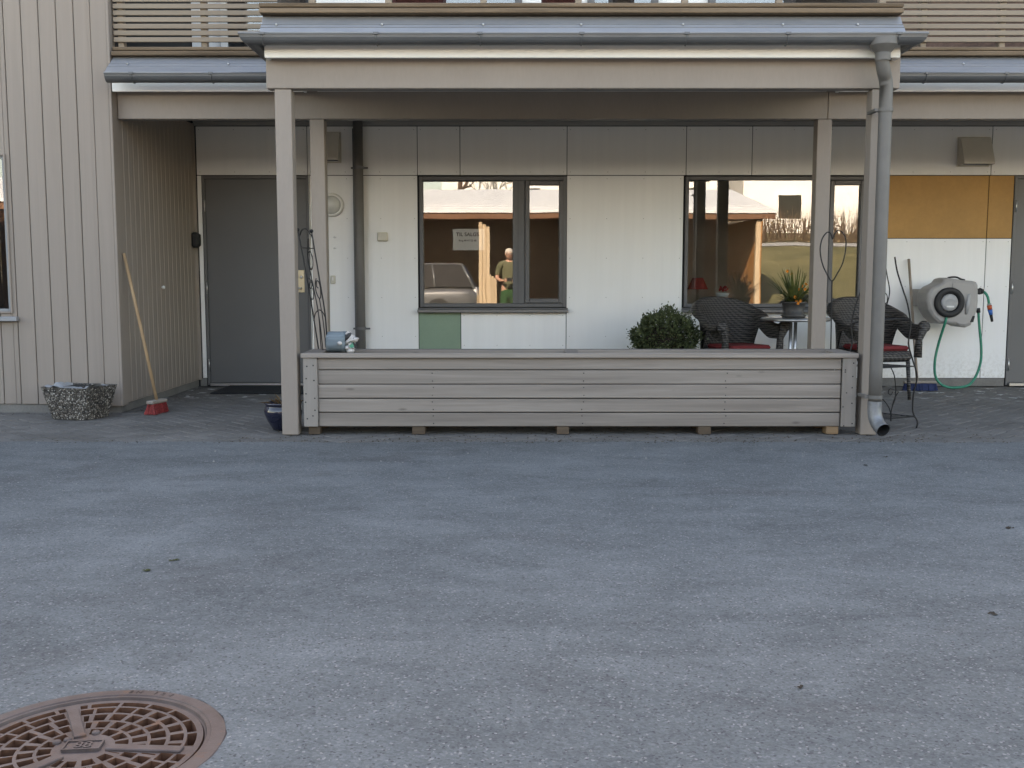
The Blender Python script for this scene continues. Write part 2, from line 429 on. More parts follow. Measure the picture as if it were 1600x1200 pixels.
m_soil = M('soil', (.035, .026, .02), .95, .4, 20, bst=.8, bsc=60, bdist=.01)
m_wire = M('dark_iron_wire', (.022, .022, .023), .5, .1, 20, metal=.4)
m_iron = iron_mat()
m_silt = M('drain_silt', (.24, .115, .065), .95, .45, 14, bst=.8, bsc=50, bdist=.01)
m_agg = aggregate_mat()
m_liner = M('torn_grey_liner', (.30, .31, .32), .5, .15, 10)
# ------------------------------------------------------------------ depth planes (metres in front of the lens)
YF, YM, YW, YB = 7.10, 8.42, 8.32, 10.42
MAN = (-1.005, 2.30); MANR = .325

# ------------------------------------------------------------------ ground
mb = MB(); mb.add([(-900, -900, -.06), (900, -900, -.06), (900, 900, -.06), (-900, 900, -.06)], [(0, 1, 2, 3)])
m_grass = M('spring_grass', (.115, .115, .042), .95, .35, .5, c2=(.19, .165, .075), fine=.35, fsc=6)
struct('ground', mb, m_grass)
mb = MB(); X0, X1, Y0, Y1 = -40, 40, -15, 6.70; q = .45; cx, cyy = MAN
AZ = .004
def rect(mb, x0, x1, y0, y1, z=AZ): mb.add([(x0, y0, z), (x1, y0, z), (x1, y1, z), (x0, y1, z)], [(0, 1, 2, 3)])
rect(mb, X0, cx - q, Y0, Y1); rect(mb, cx + q, X1, Y0, Y1); rect(mb, cx - q, cx + q, Y0, cyy - q); rect(mb, cx - q, cx + q, cyy + q, Y1)
n = 64; ring = []; sq = []
for i in range(n):
    a = 2 * math.pi * i / n; c, s = math.cos(a), math.sin(a); k = q / max(abs(c), abs(s))
    jit = MANR - .003 + .007 * abs(math.sin(i * 2.3) * math.sin(i * .7 + 1)) * random.random()
    ring.append((cx + jit * c, cyy + jit * s, AZ)); sq.append((cx + k * c, cyy + k * s, AZ))
mb.add(ring + sq, [(i, (i + 1) % n, n + (i + 1) % n, n + i) for i in range(n)])
mb.add([(p[0], p[1], AZ) for p in ring] + [(p[0], p[1], -.12) for p in ring], [(i, (i + 1) % n, n + (i + 1) % n, n + i) for i in range(n)])
# ragged edge where the asphalt laps onto the paving
e0 = [(-40 + 80 * i / 2600, 6.70) for i in range(2601)]; jt = 0
e1 = []
for i, (x, y) in enumerate(e0):
    jt = jt * .8 + random.gauss(0, .007); e1.append((x, y + .085 + jt + .012 * math.sin(x * 1.9)))
mb.add([(x, y, AZ) for x, y in e0] + [(x, y, AZ) for x, y in e1] + [(x, y + .004, -.006) for x, y in e1], [(i, i + 1, 2602 + i, 2601 + i) for i in range(2600)] + [(2601 + i, 2602 + i, 5203 + i, 5202 + i) for i in range(2600)])
struct('asphalt_yard', mb, m_asphalt, 'grey worn asphalt yard with dusty patches')
# loose grit on the asphalt: too small to count
mb = MB()
for i in range(1500):
    y = 1.35 + 5.4 * random.random() ** 1.3; x = (random.random() - .5) * 1.15 * y
    if (x - cx) ** 2 + (y - cyy) ** 2 < .34 ** 2: continue
    r = random.choice((.0016, .002, .0025, .003, .0038)) * (1 + .14 * y)
    a = random.random() * 6.28; h = r * .9
    pts = [(x + r * math.cos(a + k * 1.57) * random.uniform(.6, 1.2), y + r * math.sin(a + k * 1.57) * random.uniform(.6, 1.2), AZ) for k in range(4)]
    mb.add(pts + [(x, y, AZ + h)], [(0, 1, 4), (1, 2, 4), (2, 3, 4), (3, 0, 4)])
m_grit = M('pale_grit', (.20, .195, .185), .9, .5, 300)
tag(obj('grit', mb, m_grit, None, 'stuff', recalc=False), 'pale loose grit scattered over the asphalt', 'grit', kind='stuff')
# dark leaf litter
m_litter = M('dark_leaf_litter', (.035, .026, .018), .9, .4, 40); m_moss = M('moss', (.055, .06, .02), .95, .4, 60)
def litter(px, py, w, mat, lab, nm):
    p = gd(px, py, .006); w *= .8; mb = MB()
    for k in range(6):
        ox, oy = random.gauss(0, w * .35), random.gauss(0, w * .35); r = w * random.uniform(.2, .5); a = random.random() * 6.28
        vs = [(p.x + ox + r * math.cos(a + t * 1.256) * random.uniform(.5, 1), p.y + oy + r * math.sin(a + t * 1.256) * random.uniform(.5, 1), .006 + random.random() * w * .12) for t in range(5)]
        mb.add(vs + [(p.x + ox, p.y + oy, .006 + w * .16)], [(t, (t + 1) % 5, 5) for t in range(5)])
    tag(obj(nm, mb, mat), lab, nm.replace('_', ' '))
litter(1250, 1073, .022, m_litter, 'dark leaf scrap lying on asphalt at lower right', 'leaf_scrap')
litter(1555, 959, .03, m_litter, 'dark leaf scrap on asphalt near right picture edge', 'leaf_scrap')
litter(1384, 714, .035, m_litter, 'dark leaf scrap on asphalt below the drain pipe outlet', 'leaf_scrap')
litter(1352, 727, .03, m_litter, 'small dark leaf scrap on asphalt right of the planter', 'leaf_scrap')
litter(1577, 825, .04, m_litter, 'brown leaf scrap on asphalt at far right', 'leaf_scrap')
litter(230, 892, .035, m_moss, 'green moss tuft in the asphalt at left', 'moss_tuft')
litter(275, 875, .03, m_moss, 'pale flat moss tuft in asphalt, the farther of two', 'moss_tuft')

# paving under the porch: herringbone at 45 degrees
mb = MB(); rect(mb, -9, 14, 6.78, 10.9, -.009)
paving = struct('paving', mb, m_sand, 'grey herringbone block paving in front of the building')
pm = MB().box(-.0968, .0968, -.0468, .0468, -.03, 0, .005); pmesh = mesh_of('paver', pm, m_paver)
cells = []; W = .1; ca = math.cos(math.pi / 4)
for i in range(-220, 221):
    for j in range(-160, 200):
        r = (i - j) % 4
        if r == 0: u, v, rot = (i + 1) * W, (j + .5) * W, 0
        elif r == 3: u, v, rot = (i + .5) * W, (j + 1) * W, 1
        else: continue
        X = (u - v) * ca + .03; Y = (u + v) * ca + 8.0
        if -8.5 < X < 12 and 6.66 < Y < 10.36: cells.append((X, Y, rot))
def vis(c):
    X, Y, _ = c
    if abs(X) > Y * .49 + .1: return 99
    if -1.55 < X < 2.45 and Y > 7.1 : return 90 + Y
    if X < -3.2 and Y > 8.25: return 99
    return Y
cells.sort(key=vis)
field = MB(); used = 0
for k, (X, Y, rot) in enumerate(cells):
    dz = random.gauss(0, .0012); tx, ty = random.gauss(0, .004), random.gauss(0, .004)
    e = Euler((tx, ty, math.pi / 4 + rot * math.pi / 2 + random.gauss(0, .006)))
    if k < 300:
        o = bpy.data.objects.new('paver', pmesh); col.objects.link(o); o.location = (X, Y, dz); o.rotation_euler = e; o.parent = paving
    else:
        T = Matrix.Translation((X, Y, dz)) @ e.to_matrix().to_4x4()
        field.box(-.0968, .0968, -.0468, .0468, -.02, 0, .005 if abs(X) < 6 else 0, T)
obj('paver_field', field, m_paverfield, paving, 'stuff', recalc=False)

# dirt and leaf crumbs gathered along the planter, the posts and the plinths: too fine to count
random.seed(77)
mb = MB()
def crumbs(x0, x1, y0, y1, n_):
    for k in range(n_):
        x, y = random.uniform(x0, x1), y0 + (y1 - y0) * random.random() ** 1.6; r = random.uniform(.003, .011); a = random.random() * 6.28
        z = .003 if y > 6.8 else AZ
        mb.add([(x + r * math.cos(a + t * 2.1) * random.uniform(.5, 1.3), y + r * math.sin(a + t * 2.1) * random.uniform(.5, 1.3), z) for t in range(3)] + [(x, y, z + r * .5)], [(0, 1, 3), (1, 2, 3), (2, 0, 3)])
crumbs(-1.9, 2.8, 6.80, 7.12, 420); crumbs(-5, -3.25, 8.28, 8.15, 60); crumbs(-3.14, -3.05, 8.4, 10.3, 60); crumbs(-1.7, 2.6, 7.12, 7.7, 200); crumbs(2.6, 5.0, 10.38, 10.1, 60); crumbs(2.2, 3.4, 6.9, 7.6, 70); crumbs(-4.5, 5, 6.74, 6.84, 220)
m_crumb = M('dark_crumbs', (.05, .036, .024), .9, .6, 60)
tag(obj('crumbs', mb, m_crumb, None, 'stuff', recalc=False), 'dark dirt and leaf crumbs along the foot of the planter', 'dirt', kind='stuff')

# ------------------------------------------------------------------ manhole
mh = thing('manhole_cover', 'round rusty cast iron grated manhole cover set in asphalt', 'manhole cover', (cx, cyy, 0))
mb = MB()
prof = [(MANR, -.10), (MANR, .002), (MANR - .004, .005), (MANR - .036, .006), (MANR - .038, .003), (MANR - .046, .003), (MANR - .048, -.004), (MANR - .052, -.006), (MANR - .052, -.10)]
mb.lathe(prof, (cx, cyy, 0), 72, smooth=False)
obj('frame_ring', mb, m_iron, mh)
RC = MANR - .055
radii = [0, .062, .070, .100, .108, .142, .150, .185, .194, .225, .233, .255, RC]
NA = 180
a1 = math.atan2(gd(112, 1105).y - cyy, gd(112, 1105).x - cx); a2 = math.atan2(gd(300, 1172).y - cyy, gd(300, 1172).x - cx)
bars = [a1, a2, (a1 + a2) / 2 + math.pi]
def solid(ri, k):
    r0, r1 = radii[ri], radii[ri + 1]; r = (r0 + r1) / 2; a = 2 * math.pi * (k + .5) / NA
    for b_ in bars:
        d = (a - b_ + math.pi) % (2 * math.pi) - math.pi
        if abs(d) < math.pi / 2 and abs(d) * r < .017: return True
    if ri % 2 == 1 or ri == 0: return True      # ring bars
    nseg = {2: 14, 4: 20, 6: 24, 8: 26, 10: 20}.get(ri, 36)
    off = {2: 0, 4: 1, 6: 0, 8: 1, 10: 0}.get(ri, 0)
    ph = ((a * nseg / (2 * math.pi)) + off * .5) % 1
    return ph < .010 * nseg / (2 * math.pi) / r
mb = MB(); TZ, BZ = -.002, -.032
vid = {}
def V(ri, k, top):
    key = (ri, k % NA, top)
    if key not in vid:
        a = 2 * math.pi * (k % NA) / NA; r = max(radii[ri], .002)
        vid[key] = len(mb.v); mb.v.append((cx + r * math.cos(a), cyy + r * math.sin(a), TZ if top else BZ))
    return vid[key]
S = {(ri, k): solid(ri, k) for ri in range(len(radii) - 1) for k in range(NA)}
sides = []
def face(*ix): mb.f.append(ix); mb.sm.append(False)
def side(*ix): sides.append(ix)
for (ri, k), s_ in S.items():
    if not s_: continue
    face(V(ri, k, 1), V(ri + 1, k, 1), V(ri + 1, k + 1, 1), V(ri, k + 1, 1))
    if not S.get((ri + 1, k), False): side(V(ri + 1, k, 1), V(ri + 1, k, 0), V(ri + 1, k + 1, 0), V(ri + 1, k + 1, 1))
    if ri > 0 and not S[(ri - 1, k)]: side(V(ri, k, 0), V(ri, k, 1), V(ri, k + 1, 1), V(ri, k + 1, 0))
    if not S[(ri, (k + 1) % NA)]: side(V(ri, k + 1, 1), V(ri + 1, k + 1, 1), V(ri + 1, k + 1, 0), V(ri, k + 1, 0))
    if not S[(ri, (k - 1) % NA)]: side(V(ri, k, 1), V(ri, k, 0), V(ri + 1, k, 0), V(ri + 1, k, 1))
grate = obj('grate', mb, m_iron, mh, recalc=False)
m_rust = M('rusted_slot_walls', (.13, .058, .032), .9, .35, 30, bst=.5, bsc=120)
sm_ = MB(); sm_.add(mb.v, sides); obj('slot_walls', sm_, m_rust, grate, recalc=False)
for b_ in bars:
    T = Matrix.Translation((cx, cyy, 0)) @ Matrix.Rotation(b_, 4, 'Z')
    bm_ = MB().box(.058, .238, -.014, .014, -.004, .004, .002, T)
    obj('radial_bar', bm_, m_iron, mh)
T = Matrix.Translation((cx, cyy, 0)) @ Matrix.Rotation(a2 + .16, 4, 'Z')
pl = obj('number_plate', MB().box(-.043, .043, -.024, .024, -.004, .0025, .0015, T), m_iron, mh)
rim = MB()
for x0, x1, y0, y1 in ((-.043, .043, .020, .024), (-.043, .043, -.024, -.020), (-.043, -.039, -.02, .02), (.039, .043, -.02, .02)): rim.box(x0, x1, y0, y1, .002, .006, 0, T)
obj('plate_border', rim, m_iron, pl)
obj('number', text_mesh('88', .042, .002, T @ Matrix.Translation((0, 0, .0035)), m_iron, 'number'), None, pl)
for ang, rr in ((a2 + 2.6, .062), (a2 - .25 + math.pi, .075), (a1 - .5, .075)):
    obj('lifting_stud', MB().lathe([(0, .004), (.008, .004), (.010, .001), (.010, -.003)], (cx + rr * math.cos(ang), cyy + rr * math.sin(ang), 0), 12), m_iron, mh)
for i, ch in enumerate('EN 124'):
    if ch == ' ': continue
    a = a1 - .50 - i * .075
    T2 = Matrix.Translation((cx + .305 * math.cos(a), cyy + .305 * math.sin(a), .006)) @ Matrix.Rotation(a - math.pi / 2, 4, 'Z')
    obj('lettering', text_mesh(ch, .022, .0012, T2, m_iron), None, mh)
obj('silt', MB().lathe([(.0, -.028), (.15, -.029), (.262, -.031)], (cx, cyy, 0), 24), m_silt, mh)

# ------------------------------------------------------------------ windows and panels on a frontal wall
def frame_box(mb, x0, x1, z0, z1, w, y0, y1, b=.004):
    mb.box(x0, x0 + w, y0, y1, z0, z1, b); mb.box(x1 - w, x1, y0, y1, z0, z1, b)
    mb.box(x0 + w, x1 - w, y0 + .0015, y1, z1 - w, z1, b); mb.box(x0 + w, x1 - w, y0 + .0015, y1, z0, z0 + w, b)
def pane(parent, x0, x1, z0, z1, y, mat=None):
    return obj('pane', MB().box(x0, x1, y, y + .006, z0, z1), mat or m_glass, parent)

# ------------------------------------------------------------------ the timber-clad wing at the left
XW = -3.195
wing = thing('timber_wing', 'beige wing of the building clad in vertical timber boards at left', 'building', (-5, 9.5, 0))
wz0 = az(632, YW, 100); wtop = 5.8
wwx = ax(13.5, 370, YW); wwz0, wwz1 = az(487, YW, 10), az(243, YW, 5)
pitch = .1385
mb = MB(); mb.box(-16, XW - .012, YW + .022, 18, .0, wtop); obj('wall', mb, m_black, wing)
obj('plinth', MB().box(-16, XW - .008, YW + .012, YW + .021, .0, wz0 + .005), m_concrete, wing)
obj('plinth', MB().box(XW - .0115, XW - .004, YW + .022, YB - .01, .0, wz0 + .005), m_concrete, wing)
x = XW - .128
for k in range(34):
    x1 = x - k * pitch; x0 = x1 - pitch + .006
    inwin = x1 > wwx - 1.26 and x0 < wwx
    segs = [(x0, min(x1, wwx), wz0, wwz0 - .005), (x0, min(x1, wwx), wwz1 + .005, wtop)] if inwin else [(x0, x1, wz0, wtop)]
    if inwin and x1 > wwx + .004: segs.append((wwx + .001, x1, wz0, wtop))
    for xa_, xb_, z0, z1 in segs:
        obj('board', MB().box(xa_, xb_, YW, YW + .020, z0 + random.uniform(0, .004), z1, .004), m_boardpaint, wing)
obj('corner_board', MB().box(XW - .122, XW + .002, YW - .020, YW + .0195, wz0 - .012, wtop, .004), m_boardpaint, wing)
obj('batten', MB().box(XW - .150, XW - .128, YW - .012, YW - .0005, wz0, wtop, .003), m_boardpaint, wing)
obj('corner_board', MB().box(XW - .001, XW + .021, YW - .018, YW + .10, wz0 - .012, wtop, .004), m_boardpaint, wing)
y = YW + .106; sp = .1135; k = 0
while y < YB - .06:
    y1 = min(y + sp - .006, YB - .045)
    obj('side_board', MB().box(XW - .010, XW + .010, y, y1, wz0, 2.63, .004), m_boardpaint, wing); y += sp
obj('corner_trim', MB().box(XW - .010, XW + .03, YB - .04, YB - .004, wz0, 2.63, .003), m_boardpaint, wing)
# its window, cut by the left picture edge
wf = MB(); frame_box(wf, wwx - 1.25, wwx - .006, wwz0, wwz1, .024, YW + .004, YW + .022, .003)
m_litegrey = M('light_grey_frame', (.27, .275, .28), .45, .04, 4)
ww = obj('window', wf, m_litegrey, wing)
tr = MB(); frame_box(tr, wwx - 1.26, wwx + .008, wwz0 - .012, wwz1 + .012, .014, YW - .018, YW - .002, .003); obj('window_trim', tr, m_boardpaint, ww)
pane(ww, wwx - 1.226, wwx - .030, wwz0 + .024, wwz1 - .024, YW + .0135, glass_mat('wing_window_glass', 2.6))
obj('window_sill', MB().box(wwx - 1.32, ax(25, 495, YW - .06), YW - .06, YW - .003, az(502, YW - .06, 10), az(495, YW - .06, 10), .004), m_zinc, ww)

# ------------------------------------------------------------------ the main building
bld = thing('apartment_building', 'white panelled building wall with grey doors and windows behind the porch', 'building', (1, 10.4, 0))
ZT, ZS = az(197, YB), 2.655
ZJL, ZJR = az(272.5, YB, 500), az(275.5, YB, 1500)
ZJ = (ZJL + ZJR) / 2
ZPB = az(591, YB, 1480)
XD0, XD1 = ax(316, 300, YB), ax(483, 300, YB)
def XJ(px, py=300): return ax(px, py, YB)
W1 = (XJ(655), XJ(886)); W2 = (XJ(1071), XJ(1354))
ZW0 = az(480, YB); ZW1 = ZJ - .012
D2 = (XJ(1584, 320), XJ(1584, 320) + 1.02)
# backing wall (dark cavity seen in the joints), with openings for the windows and doors
bk = MB(); yb0, yb1 = YB + .014, YB + .05
def bkr(x0, x1, z0, z1): bk.box(x0, x1, yb0, yb1, z0, z1)
xs = [XW - .02, W1[0], W1[1], W2[0], W2[1], 14.0]
bkr(xs[0], xs[1], 0, 2.9); bkr(xs[2], xs[3], 0, 2.9); bkr(xs[4], xs[5], 0, 2.9)
for w in (W1, W2): bkr(w[0], w[1], 0, ZW0); bkr(w[0], w[1], ZW1, 2.9)
obj('wall_backing', bk, m_black, bld)
def panel(x0, x1, z0, z1, mat, scr=True, label=None):
    g = .0035
    x0 += g; x1 -= g; z0 += g; z1 -= g
    p = obj('panel', MB().box(x0, x1, YB, YB + .0085, z0, z1, .0012), mat, bld)
    if label: p['label'] = label
    if scr:
        s = MB(); nx = max(1, round((x1 - x0) / .42)); nz = max(1, round((z1 - z0) / .42)); e = .03
        for i in range(nx + 1):
            for j in range(nz + 1):
                if 0 < i < nx and 0 < j < nz and (i + j) % 1: continue
                xx = x0 + e + (x1 - x0 - 2 * e) * i / nx; zz = z0 + e + (z1 - z0 - 2 * e) * j / nz
                s.lathe([(0, -.0018), (.0032, -.0014), (.0040, 0.0)], (xx, YB - .0002, zz), 8, axis='y')
        obj('screw_heads', s, m_trimgrey, p)
    return p
# upper band
up = [XW + .035, XJ(481), XJ(652.5), XJ(719), XJ(885.7), XJ(1071.5), XJ(1174), XJ(1362), XJ(1547), XJ(1547) + 1.2, XJ(1547) + 2.4, XJ(1547) + 3.6]
for a, b in zip(up, up[1:]): panel(a, b, ZJ, ZT, m_white)
# lower band
panel(XW + .035, XD0 - .004, ZPB, ZJ, m_white, False)
panel(XD1 + .004, XJ(652.5), ZPB, ZJ, m_white)
panel(XJ(652.5), XJ(719), ZPB, ZW0 - .05, m_green, True, 'pale green panel under the window')
panel(XJ(719), XJ(885.7), ZPB, ZW0 - .05, m_white)
panel(XJ(885.7), XJ(1068.5), ZPB, ZJ, m_white)
panel(XJ(1068.5), XJ(1169), ZPB, ZW0 - .05, m_white); panel(XJ(1169), XJ(1355), ZPB, ZW0 - .05, m_white)
ZO = az(372.5, YB, 1460); xo = XJ(1541.5, 370)
panel(XJ(1355), xo, ZO, ZJ, m_ochre, False, 'ochre brown panel'); panel(xo, D2[0] - .004, ZO, ZJ, m_ochre, False, 'narrow ochre brown panel')
panel(XJ(1355), xo, ZPB, ZO, m_white); panel(xo, D2[0] - .004, ZPB, ZO, m_white)
panel(D2[1] + .01, D2[1] + 1.3, ZPB, ZJ, m_white); panel(D2[1] + 1.3, D2[1] + 2.6, ZPB, ZJ, m_white)
obj('plinth', MB().box(XD1 + .01, D2[0] - .01, YB + .004, YB + .0135, 0, ZPB - .002), m_concrete, bld)
obj('plinth', MB().box(XW + .01, XD0 - .01, YB + .004, YB + .0135, 0, ZPB - .002), m_concrete, bld)
obj('plinth', MB().box(D2[1] + .01, 14, YB + .004, YB + .0135, 0, ZPB - .002), m_concrete, bld)
obj('top_trim', MB().box(XW + .02, 14, YB - .022, YB + .004, ZT + .002, ZS - .002, .003), m_trimgrey, bld)
# doors
def door(x0, x1, hinge_left=True):
    d = obj('door', MB().box(x0 + .028, x1 - .028, YB + .012, YB + .055, .035, ZJ - .035, .003), m_door, bld)
    fr = MB(); w = .026
    fr.box(x0, x0 + w, YB - .006, YB + .0138, .01, ZJ - .006, .003); fr.box(x1 - w, x1, YB - .006, YB + .0138, .01, ZJ - .006, .003)
    fr.box(x0 + w, x1 - w, YB - .0045, YB + .0138, ZJ - .032, ZJ - .006, .003)
    obj('door_frame', fr, m_door, d)
    obj('threshold', MB().box(x0 + .03, x1 - .03, YB - .03, YB + .0115, .003, .034, .003), m_steel, d)
    hx = x0 + .022
    for z in (.22, 1.0, 1.82):
        hg = MB(); hg.lathe([(0, -.06), (.0075, -.06), (.0075, .06), (0, .06)], (hx, YB - .010, z), 10)
        obj('hinge', hg, m_steel, d)
    return d
d1 = door(XD0, XD1); d2 = door(*D2)
d1['label'] = 'grey entrance door with brass lock plate behind the porch post'; d2['label'] = 'grey door at the right picture edge'
p0, p1 = at(464.5, 422, YB), at(476, 457, YB)
lp = obj('lock_plate', MB().box(p0.x, p1.x, YB + .005, YB + .0115, p1.z, p0.z, .003), m_brass, d1)
cxp = (p0.x + p1.x) / 2
hd = MB(); hd.tube([(cxp, YB + .006, p1.z + .045), (cxp, YB - .045, p1.z + .045), (cxp - .10, YB - .045, p1.z + .045)], .009, 8)
hd.lathe([(0, -.012), (.012, -.012), (.014, 0), (.014, .02)], (cxp + .004, YB - .006, p0.z - .07), 12, axis='y')
d1c = obj('handle', hd, m_steel, d1)
hx2 = D2[1] - .085; hd = MB(); hd.tube([(hx2, YB + .012, 1.0), (hx2, YB - .045, 1.0), (hx2 - .11, YB - .045, 1.0)], .009, 8); obj('handle', hd, m_steel, d2)
obj('lock_plate', MB().box(hx2 - .022, hx2 + .022, YB + .005, YB + .0115, .93, 1.13, .003), m_steel, d2)
# white edge strip beside the door
obj('door_casing', MB().box(XD1 + .0005, XD1 + .004, YB - .02, YB + .012, .05, ZJ - .004), m_whitep, d1)

def facade_window(x0, x1, xm, sash, glass_l, lab):
    """frame with a fixed light at left, a post at xm and an opening sash at right"""
    z0, z1 = ZW0, ZW1
    f = MB(); w = glass_l[0] - x0
    y0, y1 = YB - .012, YB + .07
    frame_box(f, x0, x1, z0, z1, w, y0, y1)
    f.box(glass_l[1], sash[0], y0 + .003, y1, z0 + w, z1 - w, .004)
    wd = obj('window', f, m_frame, bld, label=lab)
    s = MB(); frame_box(s, sash[0] + .003, sash[1], z0 + w + .004, z1 - w - .004, .045, YB - .022, YB + .05, .006)
    obj('sash', s, m_frame, wd)
    pane(wd, glass_l[0], glass_l[1], z0 + w, z1 - w, YB + .022)
    pane(wd, sash[0] + .048, sash[1] - .045, z0 + w + .049, z1 - w - .049, YB + .012)
    obj('post_joint', MB().box(xm - .0012, xm + .0012, y0 + .0005, y0 + .002, z0 + w, z1 - w), m_black, wd)
    zs1, zs0 = ZW0 - .006, ZW0 - .052
    obj('window_sill', MB().box(x0 - .022, x1 + .015, YB - .085, YB - .001, zs0, zs0 + .03, .004), m_sill, wd)
    obj('sill_upstand', MB().box(x0 - .02, x1 + .013, YB - .055, YB - .002, zs0 + .031, zs1, .003), m_frame, wd)
    return wd
facade_window(W1[0], W1[1], XJ(809.5), (XJ(820), XJ(880.5)), (XJ(661), XJ(801)), 'grey framed window with a paper notice inside')
facade_window(W2[0], W2[1], XJ(1293), (XJ(1296), XJ(1351)), (XJ(1076.5), XJ(1289)), 'wide grey framed window behind the wicker chairs')
# rooms behind the windows
m_room = M('dim_room_paint', (.70, .66, .58), .9, .1, 2); m_floorw = M('room_floor', (.12, .08, .05), .6, .2, 3)
for x0, x1 in ((W1[0] - .5, W1[1] + .35), (W2[0] - .35, W2[1] + .8)):
    r = MB(); y0, y1 = YB + .051, YB + 4.2
    r.box(x0 - .05, x0, y0, y1, 0, 2.6); r.box(x1, x1 + .05, y0, y1, 0, 2.6); r.box(x0, x1, y1, y1 + .05, 0, 2.6)
    r.box(x0, x1, y0, y1, 2.55, 2.6); r.box(x0, x1, y0, y1, .0, .04)
    obj('room', r, m_room, bld)
    obj('inner_sill', MB().box(x0 + .02, x1 - .02, YB + .072, YB + .26, ZW0 - .01, ZW0 + .03, .004), m_whitep, bld)
# ceiling over the recess, storey floor, upper wall and roof
obj('ceiling', MB().box(XW + .012, 14, YM + .10, YB + .05, ZS, ZS + .05), m_soffit, bld)
obj('floor_slab', MB().box(XW + .012, 14, YM + .02, YB + .6, ZS + .051, ZS + .2), m_deck, bld)
UZ = ZS + .2
upw = MB(); upw.box(XW, 14, YB + .1, YB + .3, UZ, 5.9); upw.box(-16, 14, 18.2, 18.5, 0, 5.9); upw.box(13.7, 14, YB + .3, 18.2, 0, 5.9); upw.box(-16, -15.7, 8.4, 18.2, 0, 5.9)
obj('upper_wall', upw, m_white, bld)
m_brick = M('brown_brick_cladding', (.13, .075, .055), .85, .3, 9, fine=.3, fsc=30)
obj('upper_cladding', MB().box(3.0, 13.6, YB + .06, YB + .099, UZ, 5.6), m_brick, bld)
rf = MB(); rf.prism([(-17, 9.7, 5.85), (-17, 14.6, 10.3), (-17, 19.2, 5.95), (-17, 19.2, 5.75), (-17, 9.7, 5.7)], (32, 0, 0)); obj('roof', rf, m_gutter, bld)
m_upglass = glass_mat('balcony_door_glass', 3.0)
YU = YB + .1
for a, b in ((-2.9, -1.95), (-1.1, .1), (.75, 1.45), (1.95, 2.95), (6.2, 7.6)):
    f = MB(); frame_box(f, a, b, UZ + .10, UZ + 2.15, .07, YU - .05, YU - .002); w_ = obj('balcony_door', f, m_whitep if a < -1.5 else m_frame, bld)
    obj('pane', MB().box(a + .07, b - .07, YU - .03, YU - .024, UZ + .17, UZ + 2.08), m_upglass, w_)
    obj('backing', MB().box(a + .07, b - .07, YU - .014, YU - .004, UZ + .17, UZ + 2.08), m_black, w_)

# side beams, fascia, gutter and railing of the storey above: along the recess, left and right of the porch
def gutter_run(path, r=.058, name='gutter', parent=None, z=0):
    """half-round gutter swept along a horizontal polyline; the profile opens upward"""
    prof = [(math.cos(t) * r, math.sin(t) * r) for t in [math.pi + math.pi * i / 10 for i in range(11)]]
    inner = [(x * .93, y_ * .93) for x, y_ in reversed(prof)]
    lip = [(r + .006, .0), (r + .006, .008), (r - .002, .008)]
    loop = prof + lip + inner
    P = [Vector((p[0], p[1], 0)) for p in path]; rings = []
    for i, p in enumerate(P):
        d0 = (P[i] - P[i - 1]).normalized() if i > 0 else None; d1_ = (P[i + 1] - P[i]).normalized() if i < len(P) - 1 else None
        n0 = Vector((d0.y, -d0.x, 0)) if d0 else None; n1 = Vector((d1_.y, -d1_.x, 0)) if d1_ else None
        if n0 is None: nn = n1
        elif n1 is None: nn = n0
        else: nn = (n0 + n1); nn = nn / nn.dot(n0)
        rings.append([p + nn * a + Vector((0, 0, z + b)) for a, b in loop])
    g = MB(); m_ = len(loop); vs = [q for r_ in rings for q in r_]
    fs = [(i * m_ + k, i * m_ + (k + 1) % m_, (i + 1) * m_ + (k + 1) % m_, (i + 1) * m_ + k) for i in range(len(P) - 1) for k in range(m_)]
    g.add(vs, fs, False)
    for e in (0, len(P) - 1):
        g.add(rings[e][:11], [tuple(range(11))])
    go = obj(name, g, m_gutter, parent)
    obj('gutter_highlight_bead', MB().tube([(r_[12] + r_[13]) / 2 for r_ in rings], .0065, 8), m_zinc, go)  # rolled bead in lighter metal: the lip's sky highlight put into its colour
    return go
def bracket(parent, x, y, z, r=.058):
    g = MB(); g.tube([(x - .012, y + math.cos(t) * (r + .003), z + math.sin(t) * (r + .003)) for t in [math.pi + math.pi * i / 8 for i in range(9)]], .0045, 5)
    g.box(x - .03, x + .006, y - r - .012, y - r + .014, z - .004, z + .012, .002)
    obj('gutter_bracket', g, m_gutter, parent)
def flashing(parent, x0, x1, y_out, z_lo, z_hi, y_in, nails):
    """three overlapping sloping metal strips"""
    zs = [z_lo, z_lo + (z_hi - z_lo) * .36, z_lo + (z_hi - z_lo) * .54, z_hi]
    for i in range(3):
        ya = y_out + (y_in - y_out) * (zs[i] - z_lo) / (z_hi - z_lo) + i * .006; yb_ = y_out + (y_in - y_out) * (zs[i + 1] - z_lo) / (z_hi - z_lo) + i * .006
        obj('flashing', MB().prism([(x0, ya, zs[i]), (x0, yb_, zs[i + 1] + .003), (x0, yb_ + .004, zs[i + 1] + .003), (x0, ya + .004, zs[i] - .002)], (x1 - x0, 0, 0)), m_zinc, parent)
    for i in (1, 2):
        yq = y_out + (y_in - y_out) * (zs[i] - z_lo) / (z_hi - z_lo) + i * .006 - .012
        obj('flashing_shade_line', MB().box(x0, x1, yq, yq + .014, zs[i] - .006, zs[i] + .001, .001), m_gutter, parent)  # dark strips stand in for the shading at each flashing step
    for xx in nails:
        obj('roofing_nail', MB().ball((xx, (y_out + y_in) / 2 - .006, zs[2] - .003), .008, n=8, m=6), m_steel, parent)

